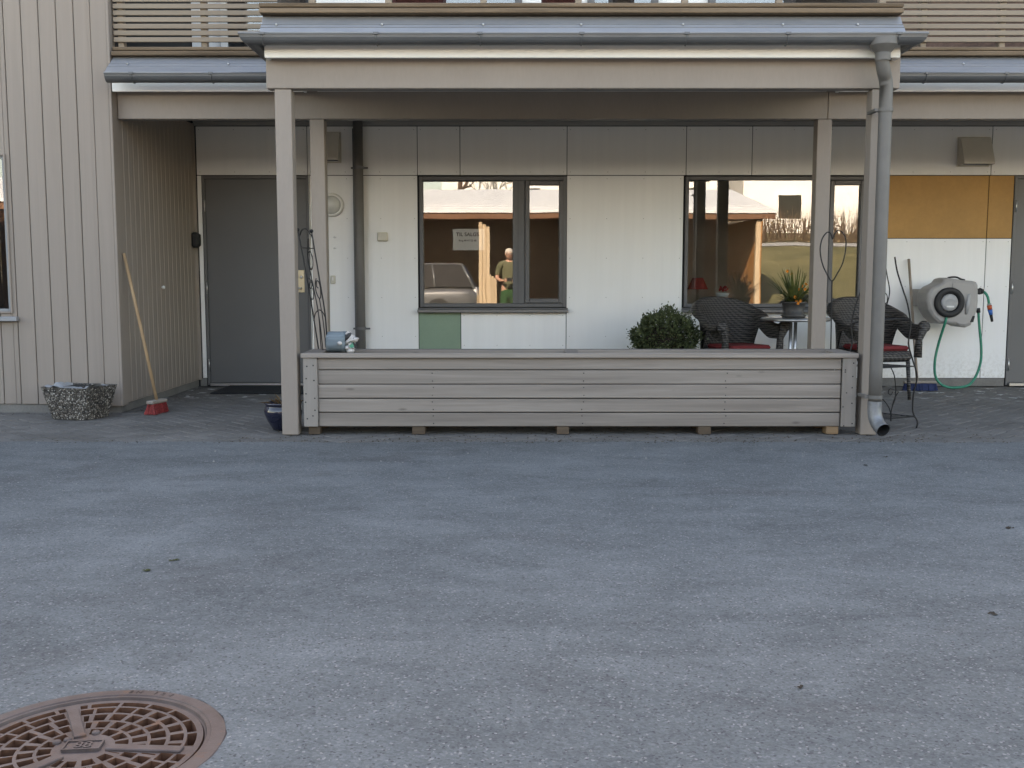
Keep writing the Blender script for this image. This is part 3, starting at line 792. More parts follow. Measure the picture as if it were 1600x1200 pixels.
GY = 8.10; GZ = az(115, GY - .058); FY = 8.30; FZ0, FZ1 = az(143, FY), az(127, FY)
BZ0, BZ1 = 2.372, 2.60
XPL, XPR = -1.66, 2.62          # outer faces of the porch
xe = ax(167, 118, GY)
for (x0, x1, side) in ((xe, XPL - .13, 'l'), (XPR + .12, 12.0, 'r')):
    gutter_run([(x0, GY), (x1, GY)], parent=bld, z=GZ)
    xa = x0 + .22 if side == 'l' else x0 + .45
    for k in range(12):
        xx = xa + k * .61
        if xx < x1: bracket(bld, xx, GY, GZ)
    lo = XW + .03 if side == 'l' else XPR - .02
    hi = XPL + .02 if side == 'l' else 12
    obj('fascia', MB().box(lo, hi, FY, FY + .022, FZ0, FZ1, .003), m_fascia, bld)
    obj('fascia_cap', MB().box(lo, hi, FY - .04, YM + .1, FZ1 + .002, FZ1 + .03), m_gutter, bld)
    fl0, fl1 = az(112, 8.16), az(89, 8.34)
    flashing(bld, lo, hi, 8.16, fl0, fl1, 8.34, [lo + .15 + k * .79 for k in range(14) if lo + .15 + k * .79 < hi])
    for (a, b, yy) in ((86.5, 79.5, 8.30), (78.5, 73, 8.33)):
        obj('deck_edge_board', MB().box(lo, hi, yy, yy + .12, az(a, yy), az(b, yy), .005), m_deck, bld)
    for yy_ in ():
        pass
    sz = az(65.5, 8.36); pz = .0515; sh_ = .0375
    for k in range(17):
        obj('railing_slat', MB().box(lo + .004, hi - (0.0 if side == 'r' else .02), 8.36, 8.381, sz + k * pz, sz + k * pz + sh_, .003), m_slat, bld)
    for xx in ([lo + .03, ax(316, 60, 8.42)] if side == 'l' else [ax(1437, 30, 8.42), ax(1560, 30, 8.42), 5.4, 7.0, 8.6]):
        obj('railing_post', MB().box(xx, xx + .045, 8.383, 8.45, az(78, 8.42) - .05, sz + 17 * pz, .004), m_slat, bld)
    # fabric or board screens standing on the balcony are left unbuilt: only slits of the wall show
xj = ax(1294, 160, YM)
obj('beam', MB().box(XW + .022, xj - .002, YM, YM + .098, BZ0, BZ1 + .02, .004), m_paint, bld)
obj('beam', MB().box(xj + .002, 12, YM, YM + .098, BZ0, BZ1 + .02, .004), m_paint, bld)

# ------------------------------------------------------------------ porch: balcony carried on posts
por = thing('porch', 'beige porch of posts and beams carrying a balcony over the planter', 'porch', (.5, 7.8, 0))
PW = .113
for x0, y0 in ((-1.609, YF), (2.440, YF)):
    obj('post', MB().box(x0, x0 + PW, y0, y0 + PW, .004, BZ0 - .002, .004), m_paint, por)
for x0, y0 in ((-1.630, YM + .0), (2.462, YM + .0)):
    obj('post', MB().box(x0, x0 + PW + .004, y0, y0 + PW, .004, BZ0 - .002, .004), m_paint, por)
obj('beam', MB().box(XPL, XPR, YF - .012, YF + .09, BZ0, 2.62, .004), m_paint, por)
obj('side_beam', MB().box(XPL + .003, XPL + .10, YF + .091, YM - .002, 2.585, 2.62, .004), m_paint, por)
obj('side_beam', MB().box(XPR - .10, XPR - .003, YF + .091, YM - .002, 2.585, 2.62, .004), m_paint, por)
obj('ceiling', MB().box(XPL + .101, XPR - .101, YF + .091, YM - .002, 2.585, 2.61), m_soffit, por)
FY2 = 6.985; fx0, fx1 = ax(413, 80, FY2), ax(1407, 80, FY2); fz0, fz1 = az(90, FY2), az(70, FY2)
obj('fascia', MB().box(fx0, fx1, FY2, FY2 + .022, fz0, fz1, .003), m_fascia, por)
obj('side_fascia', MB().box(fx0, fx0 + .022, FY2 + .0225, YM - .125, fz0 + .002, fz1, .003), m_fascia, por)
obj('side_fascia', MB().box(fx1 - .022, fx1, FY2 + .0225, YM - .125, fz0 + .002, fz1, .003), m_fascia, por)
obj('soffit_board', MB().box(fx0 + .024, fx1 - .024, FY2 + .024, YF - .014, fz0 + .012, fz0 + .03), m_soffit, por)
obj('deck', MB().box(fx0 - .02, fx1 + .02, FY2 - .03, YM - .002, fz1 + .003, fz1 + .035), m_gutter, por)
gy = 6.885; gz = az(53, gy - .058)
gl, gr = ax(373, 53, gy - .058) + .058, ax(1450, 55, gy - .058) - .058
gutter_run([(gl, YM - .13), (gl, gy), (gr, gy), (gr, YM - .13)], parent=por, z=gz)
for pxx in (415, 592, 753, 911, 1074, 1231, 1403): bracket(por, ax(pxx, 55, gy), gy, gz)
lo, hi = ax(408, 38, 6.99), ax(1411, 38, 6.99)
flashing(por, lo, hi, 6.93, az(52, 6.93), az(26, 7.03), 7.03, [ax(q_, 38, 6.98) for q_ in (432, 597, 755, 908, 1067, 1223, 1340)])
for (a, b, yy) in ((20, 12, 6.975), (11, 4, 7.01)):
    obj('deck_edge_board', MB().box(ax(404, 12, yy), ax(1413, 12, yy), yy, yy + .13, az(a, yy), az(b, yy), .006), m_deck, por)
obj('deck_gap_shade', MB().box(lo + .05, hi - .05, 7.05, 7.10, az(27, 7.05), az(20, 7.05)), m_black, por)  # black strip stands in for the shade in the gap under the boards
for pxx in (484, 605, 755, 905, 1073, 1222, 1385):
    xx = ax(pxx, 2, 7.08); obj('railing_post', MB().box(xx - .022, xx + .022, 7.145, 7.19, az(14, 7.15), az(14, 7.15) + 1.0, .004), m_slat, por)
zr = az(-24, 7.12)
for k in range(14):
    obj('railing_slat', MB().box(lo, hi, 7.12, 7.141, zr + k * pz, zr + k * pz + sh_, .003), m_slat, por)
# things standing on the balcony, only their feet in the picture
m_maroon = M('maroon_cloth', (.10, .035, .035), .9, .2, 20); m_darkwood = M('dark_furniture', (.045, .038, .034), .6, .2, 10)
bz = fz1 + .036
def balcony_box(name, p0, p1, hgt, mat, lab, cat, yy=7.45):
    x0, x1 = ax(p0, 2, yy), ax(p1, 2, yy); t = thing(name, lab, cat, ((x0 + x1) / 2, yy, bz))
    obj('side', MB().box(x0, x1, yy, yy + .4, bz + .04, bz + hgt, .03), mat, t)
    for xx in (x0 + .02, x1 - .06):
        for y2 in (yy + .02, yy + .34): obj('foot', MB().box(xx, xx + .04, y2, y2 + .04, bz, bz + .045), m_darkwood, t)
balcony_box('deck_box', 612, 692, .55, m_maroon, 'maroon cloth-covered box on the balcony above the left window', 'box')
balcony_box('deck_box', 848, 902, .55, m_maroon, 'maroon cloth-covered box on the balcony right of the left window', 'box')
balcony_box('deck_box', 1245, 1378, .6, m_darkwood, 'dark wooden box on the balcony at the right end above the planter', 'box')
balcony_box('deck_box', 432, 476, .5, m_darkwood, 'small dark box on the balcony above the left post', 'box')
balcony_box('deck_box', 958, 992, .5, m_darkwood, 'small dark box on the balcony between two railing posts', 'box')
# downpipe
dp = MB()
py_ = 6.955; r0 = .0435
fun = at(1380, 60, gy); xa = fun.x
z_top = gz - .050
zz1 = az(88, gy); zz2 = az(128, py_)
xb = ax(1383.5, 170, py_)
pth = [(xa, gy, zz1 + .03), (xa, gy, zz1), (xa, gy + .004, zz1 - .03), (xa + (xb - xa) * .35, gy + (py_ - gy) * .35, zz1 - .09), (xb - (xb - xa) * .2, py_ - .01, zz2 + .02), (xb, py_, zz2 - .03)]
xbot = xb
pth2 = smooth_path(pth, 6)
zb = .20
dp.tube(pth2 + [(xb, py_, z) for z in (2.2, 1.6, 1.0, .5, zb + .06)], r0, 20)
pipe = obj('drain_pipe', dp, m_pipe, por)
fm = MB()
for a_, b_ in (((.086, z_top + .034), (.089, z_top - .012)), ((.089, z_top - .012), (r0 + .006, zz1 + .02)), ((r0 + .006, zz1 + .02), (r0 + .005, zz1 - .03))): fm.lathe([a_, b_], (xa, gy - .005, 0), 28)
obj('funnel', mesh_of('funnel', fm, m_pipe, recalc=False), None, pipe)
eb = [(xb, py_, zb + .06), (xb, py_, zb), (xb + .006, py_ - .012, .14), (xb + .018, py_ - .05, .095), (xb + .03, py_ - .10, .072)]
sp_ = MB(); sp_.tube(smooth_path(eb, 5), r0 + .004, 20, cap=False); obj('outlet_elbow', sp_, m_galv, pipe)
sp_ = MB(); sp_.tube(smooth_path(eb[1:], 5), r0 + .001, 20, cap=False); obj('outlet_lining', sp_, m_black, pipe)
for zc in (az(172, py_), az(620, py_)):
    c_ = MB(); c_.lathe([(r0 + .001, -.012), (r0 + .006, -.012), (r0 + .006, .012), (r0 + .001, .012)], (xb, py_, zc), 24, smooth=False)
    c_.box(xb - r0 - .03, xb - r0 - .002, py_ - .008, YF + .0, zc - .01, zc + .01, .002)
    obj('pipe_clamp', c_, m_pipe, pipe)

# rear downpipe against the panelled wall
rp = thing('rear_drain_pipe', 'grey drain pipe running down the wall between door and window', 'drain pipe', (ax(560, 400, 10.3), 10.3, 0))
yy = 10.33; xr = ax(560.5, 300, yy)
obj('pipe', MB().tube([(xr, yy, .02), (xr, yy, ZS - .001)], .048, 20), m_pipe, rp)
obj('pipe_shadow_strip', MB().box(xr - .062, xr - .03, yy + .03, YB - .001, .08, ZT - .03, .003), m_frame, rp)  # dark strip added to draw the shadow gap beside the pipe
for pyc in (262, 513):
    z = az(pyc, yy); c_ = MB(); c_.lathe([(.049, -.014), (.054, -.014), (.054, .014), (.049, .014)], (xr, yy, z), 22, smooth=False)
    c_.box(xr + .05, xr + .095, yy - .006, yy + .012, z - .012, z + .006, .003); c_.box(xr - .075, xr - .05, yy - .006, yy + .012, z - .012, z + .006, .003)
    c_.box(xr - .01, xr + .01, yy + .045, YB - .001, z - .008, z + .008)
    obj('pipe_clamp', c_, m_frame, rp)
# ------------------------------------------------------------------ long planter
plx0, plx1 = ax(471, 600, YF), ax(1340, 600, YF)
PT = az(552, YF); PBm = az(667, YF); PD = gd(800, 545, PT).y
pl = thing('planter_box', 'long weathered grey timber planter box standing between the porch posts', 'planter', ((plx0 + plx1) / 2, YF + .3, 0))
rimh = .033
zed = [az(q_, YF) for q_ in (557, 578.5, 601, 623.5, 645.5, 667.5)]
cb = .098
bx0, bx1 = plx0 + .012, plx1 - .008
for k in range(5):
    z1, z0 = zed[k] - (.003 if k else .002), zed[k + 1] + .003
    pk = obj('plank', MB().box(bx0 + cb + .002, bx1 - cb - .002, YF + .024 + random.uniform(-.002, .002), YF + .046, z0 + random.uniform(-.001, .001), z1, .004), m_planter, pl)
    nl = MB()
    for xx in (bx0 + .9, bx0 + 1.95, bx0 + 2.95):
        for zz in (z0 + .02, z1 - .02): nl.lathe([(0, -.001), (.004, -.0006), (.0045, .0005)], (xx + random.gauss(0, .006), YF + .0236, zz), 6, axis='y')
    obj('nail_heads', nl, m_black, pl)
    # back planks and end planks
    obj('back_plank', MB().box(bx0 + .03, bx1 - .03, PD - .06, PD - .04, z0, z1, .004), m_planter, pl)
    for xs_ in (bx0 + .006, bx1 - .028): obj('end_plank', MB().box(xs_, xs_ + .022, YF + .05, PD - .062, z0, z1, .004), m_planter, pl)
for xs_ in (bx0, bx1 - cb):
    c_ = obj('corner_board', MB().box(xs_, xs_ + cb, YF, YF + .022, zed[5] + .002, zed[0] - .002, .004), m_planter_v, pl)
    nl = MB()
    for k in range(5):
        for dx in (.018, .076): nl.lathe([(0, -.001), (.005, -.0006), (.0055, .0005)], (xs_ + dx + random.gauss(0, .006), YF - .0004, (zed[k] + zed[k + 1]) / 2 + random.gauss(0, .02)), 6, axis='y')
    obj('nail_heads', nl, m_black, c_)
rw = .055
obj('rim_board', MB().box(plx0, plx1, YF - .012, YF - .012 + rw, PT - rimh, PT, .004), m_planter, pl)
rb_ = .13
obj('rim_board', MB().box(plx0, plx1, PD - rb_, PD, PT - rimh, PT, .004), m_planter, pl)
for a, b in ((plx0, plx0 + .13), (plx1 - .13, plx1), (ax(882, 548, 7.4), ax(902, 548, 7.4))):
    obj('rim_board', MB().box(a, b, YF - .012 + rw + .002, PD - rb_ - .002, PT - rimh + .0005, PT - .0005, .004), m_planter, pl)
obj('soil', MB().grid(lambda u, v: (bx0 + .03 + u * (bx1 - bx0 - .06), YF + .06 + v * (PD - YF - .13), PT - .055 + .02 * math.sin(u * 60) * math.sin(v * 9 + u * 31) + random.uniform(-.012, .012)), 70, 8), m_soil, pl)
m_block2 = wood_mat('fresh_timber_block', (.20, .125, .07), (.32, .215, .13), 0, .85, .1, True, 30)
for i, (a, b) in enumerate(((482, 500), (644, 664), (870, 889), (1091, 1111), (1291, 1310))):
    x0, x1 = ax(a, 675, YF + .03), ax(b, 675, YF + .03)
    for yy in (YF + .03, PD - .13): obj('foot_block', MB().box(x0, x1, yy, yy + .10, .003, PBm - .002, .004), m_block2 if i == 4 and yy < 7.2 else m_block, pl)

# ------------------------------------------------------------------ wire ornaments in the planter
def wire(parent, name, pts, r=.005, k=6, n=6, closed=False):
    return obj(name, MB().tube(smooth_path(pts, k, closed), r, n, closed), m_wire, parent)
TY = 7.42
def tz_(zx, zy, dy=0.0): return at(400 + zx / 5.456, 340 + zy / 5.456, TY + dy)
tre = thing('wire_trellis', 'dark scrolled wire trellis leaning at the left end of the planter', 'trellis', at(500, 548, TY))
def lean(zx, zy):   # the panel is turned away, its left rail nearer the door
    left = 355 + (zy - 105) * .174; right = 472 + (zy - 115) * .155
    return .16 - .30 * max(0, min(1, (zx - left) / max(1, right - left)))
def tp(pts): return [tz_(a, b, lean(a, b)) for a, b in pts]
wire(tre, 'rail', tp([(355, 105), (410, 380), (470, 720), (537, 1142)]), .0053)
wire(tre, 'rail', tp([(472, 115), (540, 520), (590, 830), (606, 1090)]), .0053)
for a, b in ((355, 105), (472, 115)): obj('finial', MB().ball(tz_(a, b, lean(a, b)), .014, n=10, m=7), m_wire, tre)
wire(tre, 'arch', tp([(375, 150), (385, 115), (405, 98), (430, 100), (455, 130), (478, 165)]), .0041)
wire(tre, 'arch', tp([(492, 880), (505, 820), (535, 788), (565, 802), (594, 858)]), .0041)
wire(tre, 'crossbar', tp([(388, 258), (495, 262)]), .0041)
wire(tre, 'scroll', tp([(445, 180), (442, 330), (450, 400), (470, 440), (484, 410), (480, 340), (462, 290), (445, 300)]), .0037)
wire(tre, 'scroll', tp([(445, 350), (455, 420), (470, 445), (480, 430)]), .004)
wire(tre, 'scroll', tp([(452, 520), (470, 540), (476, 580), (468, 605), (456, 590), (455, 560), (470, 548)]), .0037)
wire(tre, 'scroll', tp([(448, 560), (455, 640), (470, 690), (488, 690), (492, 640), (484, 600)]), .0037)
wire(tre, 'scroll', tp([(512, 520), (505, 570), (515, 640), (540, 690), (552, 660), (545, 580), (528, 540), (515, 550), (518, 590), (530, 600)]), .0037)
wire(tre, 'rod', tp([(445, 380), (500, 640), (545, 900), (570, 1125)]), .0037)
wire(tre, 'rod', tp([(480, 560), (530, 800), (556, 1120)]), .0037)
wire(tre, 'rod', tp([(540, 690), (572, 880), (596, 1105)]), .0037)

hs = thing('heart_stake', 'thin dark wire heart on a stake at the right end of the planter', 'garden ornament', at(1298, 548, 7.5))
HP = lambda a, b: at(a, b, 7.5)
wire(hs, 'stake', [HP(1300, 438), HP(1299.3, 480), HP(1298, 552)], .0048)
wire(hs, 'heart', [HP(1301, 373), HP(1297, 364), HP(1291, 364), HP(1284, 375), HP(1281.5, 392), HP(1285, 412), HP(1292, 428), HP(1300, 439), HP(1309, 426), HP(1317, 410), HP(1321.5, 388), HP(1321, 372), HP(1315, 362), HP(1309, 360.5), HP(1303.5, 366)], .0048, closed=True)

# animal ornament sitting on the rim: a barrel-bodied creature with a pale snout and green scarf
oy = 7.33
def op(zx, zy, dy=0): return at(500 + zx / 22.857, 510 + zy / 22.857, oy + dy)
orn = thing('animal_ornament', 'blue-grey barrel-bodied animal ornament with pale snout and green scarf on the planter', 'ornament', op(600, 930))
m_orn = wood_mat('blue_grey_glaze', (.13, .165, .185), (.27, .335, .37), 0, .5, .0, False, 30); m_orn_pale = M('chipped_white_glaze', (.55, .52, .50), .5, .2, 40); m_orn_dark = M('dark_glaze', (.035, .033, .034), .5, .3, 40); m_orn_green = M('green_glaze', (.07, .33, .22), .4, .2, 30)
b0, b1 = op(240, 560), op(900, 560); rr = (op(240, 180).z - op(240, 930).z) / 2; bc = (op(240, 180).z + op(240, 930).z) / 2
obj('body', MB().lathe([(0, b0.x), (rr * .9, b0.x), (rr, b0.x + .02), (rr * .98, b0.x + .1), (rr, b0.x + .14), (rr * .9, b1.x), (0, b1.x + .01)], (0, oy + .02, bc), 20, axis='x'), m_orn, orn)
hol = [(880, 560), (930, 420), (1000, 270), (1080, 190), (1125, 235), (1185, 290), (1270, 385), (1370, 410), (1398, 440), (1345, 480), (1350, 512), (1280, 528), (1120, 550), (1010, 620), (900, 650)]
hd = MB(); rows = []
for sc_, dy in ((.55, -.040), (.88, -.030), (1.0, -.008), (1.0, .012), (.85, .034), (.5, .044)):
    rows.append([op(1080 + (a - 1080) * sc_, 450 + (b - 450) * sc_, 0) + Vector((0, dy, 0)) for a, b in hol])
n = len(hol); hd.add([p for r_ in rows for p in r_], [(i * n + k, i * n + (k + 1) % n, (i + 1) * n + (k + 1) % n, (i + 1) * n + k) for i in range(5) for k in range(n)] + [tuple(range(n)), tuple(range(5 * n, 6 * n))])
head = obj('head', hd, m_orn_pale, orn)
obj('ear', MB().tube([op(875, 555, -.024), op(940, 440, -.034), op(1050, 290, -.034), op(1110, 240, -.028)], [.006, .013, .014, .006], 8), m_orn_dark, head)
obj('ear', MB().tube([op(890, 300, -.02), op(960, 260, -.02), op(1080, 200, -.02)], [.006, .011, .007], 8), m_orn_pale, head)
obj('eye', MB().ball(op(1190, 430, -.034), .006, n=8, m=6), m_orn_dark, head)
obj('jaw', MB().tube([op(1120, 540, -.01), op(1240, 530, -.005), op(1350, 505)], [.014, .010, .005], 8), m_orn_pale, head)
obj('scarf', MB().prism([op(1040, 680, -.05), op(1170, 590, -.05), op(1220, 740, -.05), op(1090, 770, -.05)], (0, .05, 0)), m_orn_green, orn)
obj('scarf_end', MB().prism([op(1180, 570, -.048), op(1300, 720, -.048), op(1240, 790, -.048), op(1190, 700, -.048)], (0, .04, 0)), m_orn_dark, orn)
obj('paw', MB().ball(op(970, 760, -.03), .018, .02, .016, 10, 7), m_orn_pale, orn)
obj('paw', MB().ball(op(700, 600, -.075), .018, .012, .014, 10, 7), m_orn_pale, orn)
obj('foot', MB().ball(op(1090, 860, -.02), .03, .025, .022, 10, 7), m_orn_pale, orn)

# ------------------------------------------------------------------ wire obelisk behind the right post
ob = thing('wire_obelisk', 'tall curvy dark wire obelisk frame standing behind the right porch post', 'plant support', gd(1370, 655))
oc = gd(1370, 656); ocx, ocy = ax(1373, 600, 7.5), 7.50
_rz = [(0, .28), (.05, .285), (.12, .25), (.25, .25), (.38, .27), (.5, .235), (.62, .20), (.75, .21), (.9, .185), (1.03, .14), (1.15, .10), (1.25, .08)]
def rad(z):
    for (a, ra), (b, rb2) in zip(_rz, _rz[1:]):
        if a <= z <= b: return ra + (rb2 - ra) * (z - a) / (b - a)
    return .08
zs = [0, .05, .12, .25, .38, .5, .62, .75, .9, 1.03, 1.15, 1.25]
for k in range(4):
    a = R(-12 + 90 * k)
    pts = [(ocx + rad(z) * 1.0 * math.cos(a), ocy + rad(z) * .72 * math.sin(a), z) for z in zs]
    wire(ob, 'leg', pts, .0058, 4)
for z, nb in ((.085, 7), (.455, 6), (.80, 0)):
    cs = [(ocx + rad(z) * math.cos(R(-12 + 90 * k)), ocy + rad(z) * .72 * math.sin(R(-12 + 90 * k)), z) for k in range(4)]
    g = MB(); g.tube(cs + [cs[0]], .0045, 6)
    for i in range(nb):
        t = (i + .5) / nb
        g.tube([Vector(cs[0]).lerp(Vector(cs[1]), t), Vector(cs[3]).lerp(Vector(cs[2]), t)], .0028, 5)
    obj('shelf', g, m_wire, ob)
op_ = lambda a, b: at(a, b, 7.34)
wire(ob, 'scroll', [op_(1391, 572), op_(1398, 590), op_(1399, 620), op_(1393, 640), op_(1392, 658)], .004)
wire(ob, 'scroll', [op_(1377, 621), op_(1388, 635), op_(1393, 650)], .004)
wire(ob, 'scroll', [op_(1404, 612), op_(1398, 622), op_(1394, 634)], .004)
wire(ob, 'scroll', [op_(1397, 609), op_(1390, 608), op_(1388, 614), op_(1392, 617), op_(1395, 612)], .0035)
wire(ob, 'scroll', [op_(1383, 410), op_(1386, 430), op_(1390, 455), op_(1386, 475), op_(1383, 480)], .004)
wire(ob, 'scroll', [op_(1381, 455), op_(1386, 462), op_(1386, 472), op_(1382, 474)], .0035)

# ------------------------------------------------------------------ wicker armchairs
m_wick = wicker_mat(); m_cush = M('red_cushion', (.17, .020, .022), .85, .15, 30, bst=.3, bsc=200)
def chair(cxx, cyy_, rz, label):
    T = Matrix.Translation((cxx, cyy_, 0)) @ Matrix.Rotation(rz, 4, 'Z')     # local: faces -Y
    ch = thing('wicker_armchair', label, 'chair', (cxx, cyy_, 0), 'dark wicker armchairs on the porch')
    P = lambda x, y, z: tuple(T @ Vector((x, y, z)))
    sz, hw = .445, .265
    s = MB(); s.box(-hw + .02, hw - .02, -.27, .25, sz - .10, sz, .03, T); obj('seat', s, m_wick, ch)
    # shell: back and arms in one sweep, rolled outwards along its top edge
    def top(t):          # t from -1 (left arm front) to 1 (right arm front)
        a = abs(t); return .645 + .245 * (.5 + .5 * math.cos(math.pi * min(1, a / .78))) ** .75
    def plan(t):
        a = abs(t); sg = 1 if t >= 0 else -1
        if a < .5:
            th = a / .5 * math.pi / 2; return Vector((sg * (hw + .015) * math.sin(th) ** .85, .05 + .24 * math.cos(th) ** .8, 0))
        return Vector((sg * (hw + .015 + .02 * (a - .5)), .05 - (a - .5) / .5 * .32, 0))
    def nrm(t):
        d = plan(min(1, t + .01)) - plan(max(-1, t - .01)); n_ = Vector((-d.y, d.x, 0)).normalized(); return n_ if n_.y > 0 or abs(t) > .45 else -n_
    def outn(t):
        n_ = nrm(t); c_ = plan(t)
        return n_ if n_.dot(Vector((c_.x, c_.y + .08, 0))) > 0 else -n_
    def shell(u, v):
        t = -1 + 2 * u; tp_ = top(t); p = plan(t); n_ = outn(t)
        a = abs(t)
        low = sz - .02 if a < .42 else (tp_ - .10 if a > .5 else sz - .02 + (tp_ - .10 - sz + .02) * (a - .42) / .08)
        if v < .62:
            w = v / .62; z = low + (tp_ - low) * w; off = .03 * w * w
        else:
            w = (v - .62) / .38 * math.pi * 1.15; z = tp_ + .036 * math.sin(w) ; off = .03 + .036 * (1 - math.cos(w))
        q_ = p + n_ * off; return P(q_.x, q_.y, z)
    b = MB(); b.grid(shell, 48, 16)
    def shell2(u, v):
        t = -1 + 2 * u; p = Vector(shell(u, v)); n_ = outn(t); w = T.to_3x3() @ n_
        return tuple(p + w * .012) if v < .62 else tuple(p + w * .006 - Vector((0, 0, .004)))
    b.grid(shell2, 48, 16)
    obj('backrest', b, m_wick, ch)
    for sgn in (-1, 1):
        pa = plan(sgn * 1.0)
        a_ = MB(); a_.tube([P(pa.x, pa.y, sz - .06), P(pa.x + sgn * .006, pa.y, sz + .1), P(pa.x + sgn * .015, pa.y - .005, .58), P(pa.x + sgn * .04, pa.y - .01, .665)], [.036, .030, .034, .05], 10)
        a_.lathe([(0, -.05), (.036, -.05), (.052, -.035), (.052, .0), (.036, .012)], P(pa.x + sgn * .045, pa.y - .0, .665), 14, axis='y')
        obj('arm', a_, m_wick, ch)
        for yy, yb in ((-.235, -.25), (.20, .26)):
            obj('leg', MB().tube([P(sgn * (hw - .05), yy, sz - .09), P(sgn * (hw - .03), yb, .003)], [.02, .016], 8), m_wick, ch)
    cu = MB(); cu.box(-hw + .05, hw - .05, -.262, .16, sz + .001, sz + .045, .02, T)
    obj('cushion', cu, m_cush, ch)
    return ch
chair(ax(1150, 510, 9.5), 9.50, R(22), 'dark wicker armchair with red cushion left of the round table')
chair(ax(1364, 510, 9.42), 9.42, R(14), 'dark wicker armchair with red cushion partly behind the drain pipe')

# ------------------------------------------------------------------ round table with flower pot
ty = 9.35; tx = ax(1243, 500, ty); tzp = az(496, ty)
m_tab = M('brushed_table_metal', (.42, .42, .42), .3, .06, 4, metal=.85)
tb = thing('round_table', 'small round metal table between the two wicker chairs', 'table', (tx, ty, 0))
obj('table_top', MB().lathe([(0, tzp), (.29, tzp), (.305, tzp - .004), (.312, tzp - .016), (.305, tzp - .03), (.29, tzp - .028), (0, tzp - .026)], (tx, ty, 0), 48), m_tab, tb)
for dx in (-.022, .022): obj('column', MB().tube([(tx + dx - .02, ty, .03), (tx + dx - .02, ty, tzp - .026)], .0155, 12), m_tab, tb)
obj('base', MB().lathe([(0, .04), (.05, .038), (.19, .02), (.20, .003), (0, .002)], (tx - .02, ty, 0), 32), m_tab, tb)
m_pot = M('grey_plastic_pot', (.055, .052, .05), .55, .15, 10); m_leaf = M('strap_leaf', (.06, .09, .025), .5, .35, 20, c2=(.15, .17, .05)); m_flower = M('orange_flower', (.62, .20, .02), .6, .2, 30); m_dryleaf = M('dry_leaf', (.16, .10, .045), .8, .35, 30)
fx = ax(1240, 490, ty)
fp = thing('flower_pot', 'grey pot of spiky green leaves and orange flowers on the round table', 'potted plant', (fx, ty, tzp))
obj('pot', MB().lathe([(0, .002), (.085, .002), (.095, .03), (.088, .032), (.105, .125), (.116, .13), (.116, .145), (.104, .145), (.098, .12), (0, .118)], (fx, ty, tzp), 28), m_pot, fp)
obj('saucer', MB().lathe([(0, .001), (.1, .001), (.118, .022), (.112, .022), (.096, .006), (0, .006)], (fx, ty, tzp), 28), m_pot, fp)
random.seed(5)
lf = MB()
for k in range(120):
    a = random.random() * 6.283; tilt = random.uniform(.12, 1.05); L = random.uniform(.20, .42) * (1.0 - .25 * tilt); w = random.uniform(.006, .012)
    d = Vector((math.cos(a), math.sin(a), 0)); base = Vector((fx, ty, tzp + .125)) + d * random.uniform(0, .06); side = Vector((-d.y, d.x, 0))
    pts = []
    for i in range(6):
        t = i / 5; pts.append(base + d * (L * math.sin(tilt) * t + .05 * t * t * tilt) + Vector((0, 0, L * math.cos(tilt) * t - .08 * t * t * tilt)))
    vs = []
    for i, p in enumerate(pts):
        ww = w * (1 - (i / 5) ** 2) + .0008; vs += [p - side * ww, p + side * ww + d * .003]
    lf.add(vs, [(2 * i, 2 * i + 1, 2 * i + 3, 2 * i + 2) for i in range(5)], True)
obj('leaves', lf, m_leaf, fp, recalc=False)
for (a, b, dy) in ((1244, 470, -.1), (1251, 470, -.11), (1247, 474, -.12), (1253, 447, -.05), (1259, 444, 0), (1248, 452, -.06), (1230, 424, .0), (1237, 428, .03), (1258, 452, -.08), (1242, 464, -.12)):
    p = at(a, b, ty + dy); g = MB()
    for q_ in range(6):
        an = q_ * 1.047 + random.random(); d = Vector((math.cos(an), -.5, math.sin(an))).normalized() * random.uniform(.013, .02); sd = d.cross(Vector((0, 1, 0))).normalized() * .008
        g.add([p, p + d * .6 + sd, p + d, p + d * .6 - sd], [(0, 1, 2, 3)])
    g.ball(p, .006, n=6, m=4)
    fl = obj('flower', g, m_flower, fp, recalc=False)
    obj('stem', MB().tube([p, p.lerp(Vector((fx, ty, tzp + .13)), .5) + Vector((0, 0, .02)), (fx, ty, tzp + .12)], .0025, 5), m_leaf, fl)

# ------------------------------------------------------------------ clipped evergreen ball
by = 9.55; bxx = ax(1039, 540, by)
m_box = M('boxwood_leaf', (.045, .062, .026), .55, .5, 14, c2=(.115, .145, .062)); m_bark = M('bark', (.09, .07, .05), .9, .3, 20)
bs = thing('boxwood_ball', 'clipped round dark green evergreen shrub against the white wall', 'shrub', (bxx, by, 0))
random.seed(9)
fo = MB(); rz_c = az(534, by); ztop = az(484, by); RB = .292
for k in range(9500):
    while True:
        v = Vector((random.gauss(0, 1), random.gauss(0, 1), random.gauss(0, 1))).normalized()
        if v.z > -.75: break
    lump = 1 + .11 * math.sin(v.x * 7 + 1) * math.sin(v.z * 8) + .05 * math.sin(v.y * 11 + v.x * 5)
    rr_ = RB * lump * (1 - .32 * random.random() ** 2.2) + (random.random() ** 14) * .07
    p = Vector((bxx + v.x * rr_, by + v.y * rr_, rz_c + .01 + v.z * rr_ * (.92 if v.z > 0 else .9)))
    d = (v + Vector((random.gauss(0, .5), random.gauss(0, .5), random.gauss(.25, .5)))).normalized()
    s_ = d.cross(Vector((random.random() - .5, random.random() - .5, random.random() - .5))).normalized()
    L = random.uniform(.018, .036); w = L * .28
    fo.add([p, p + d * L * .5 + s_ * w, p + d * L, p + d * L * .5 - s_ * w], [(0, 1, 2, 3)])
obj('foliage', fo, m_box, bs, recalc=False)
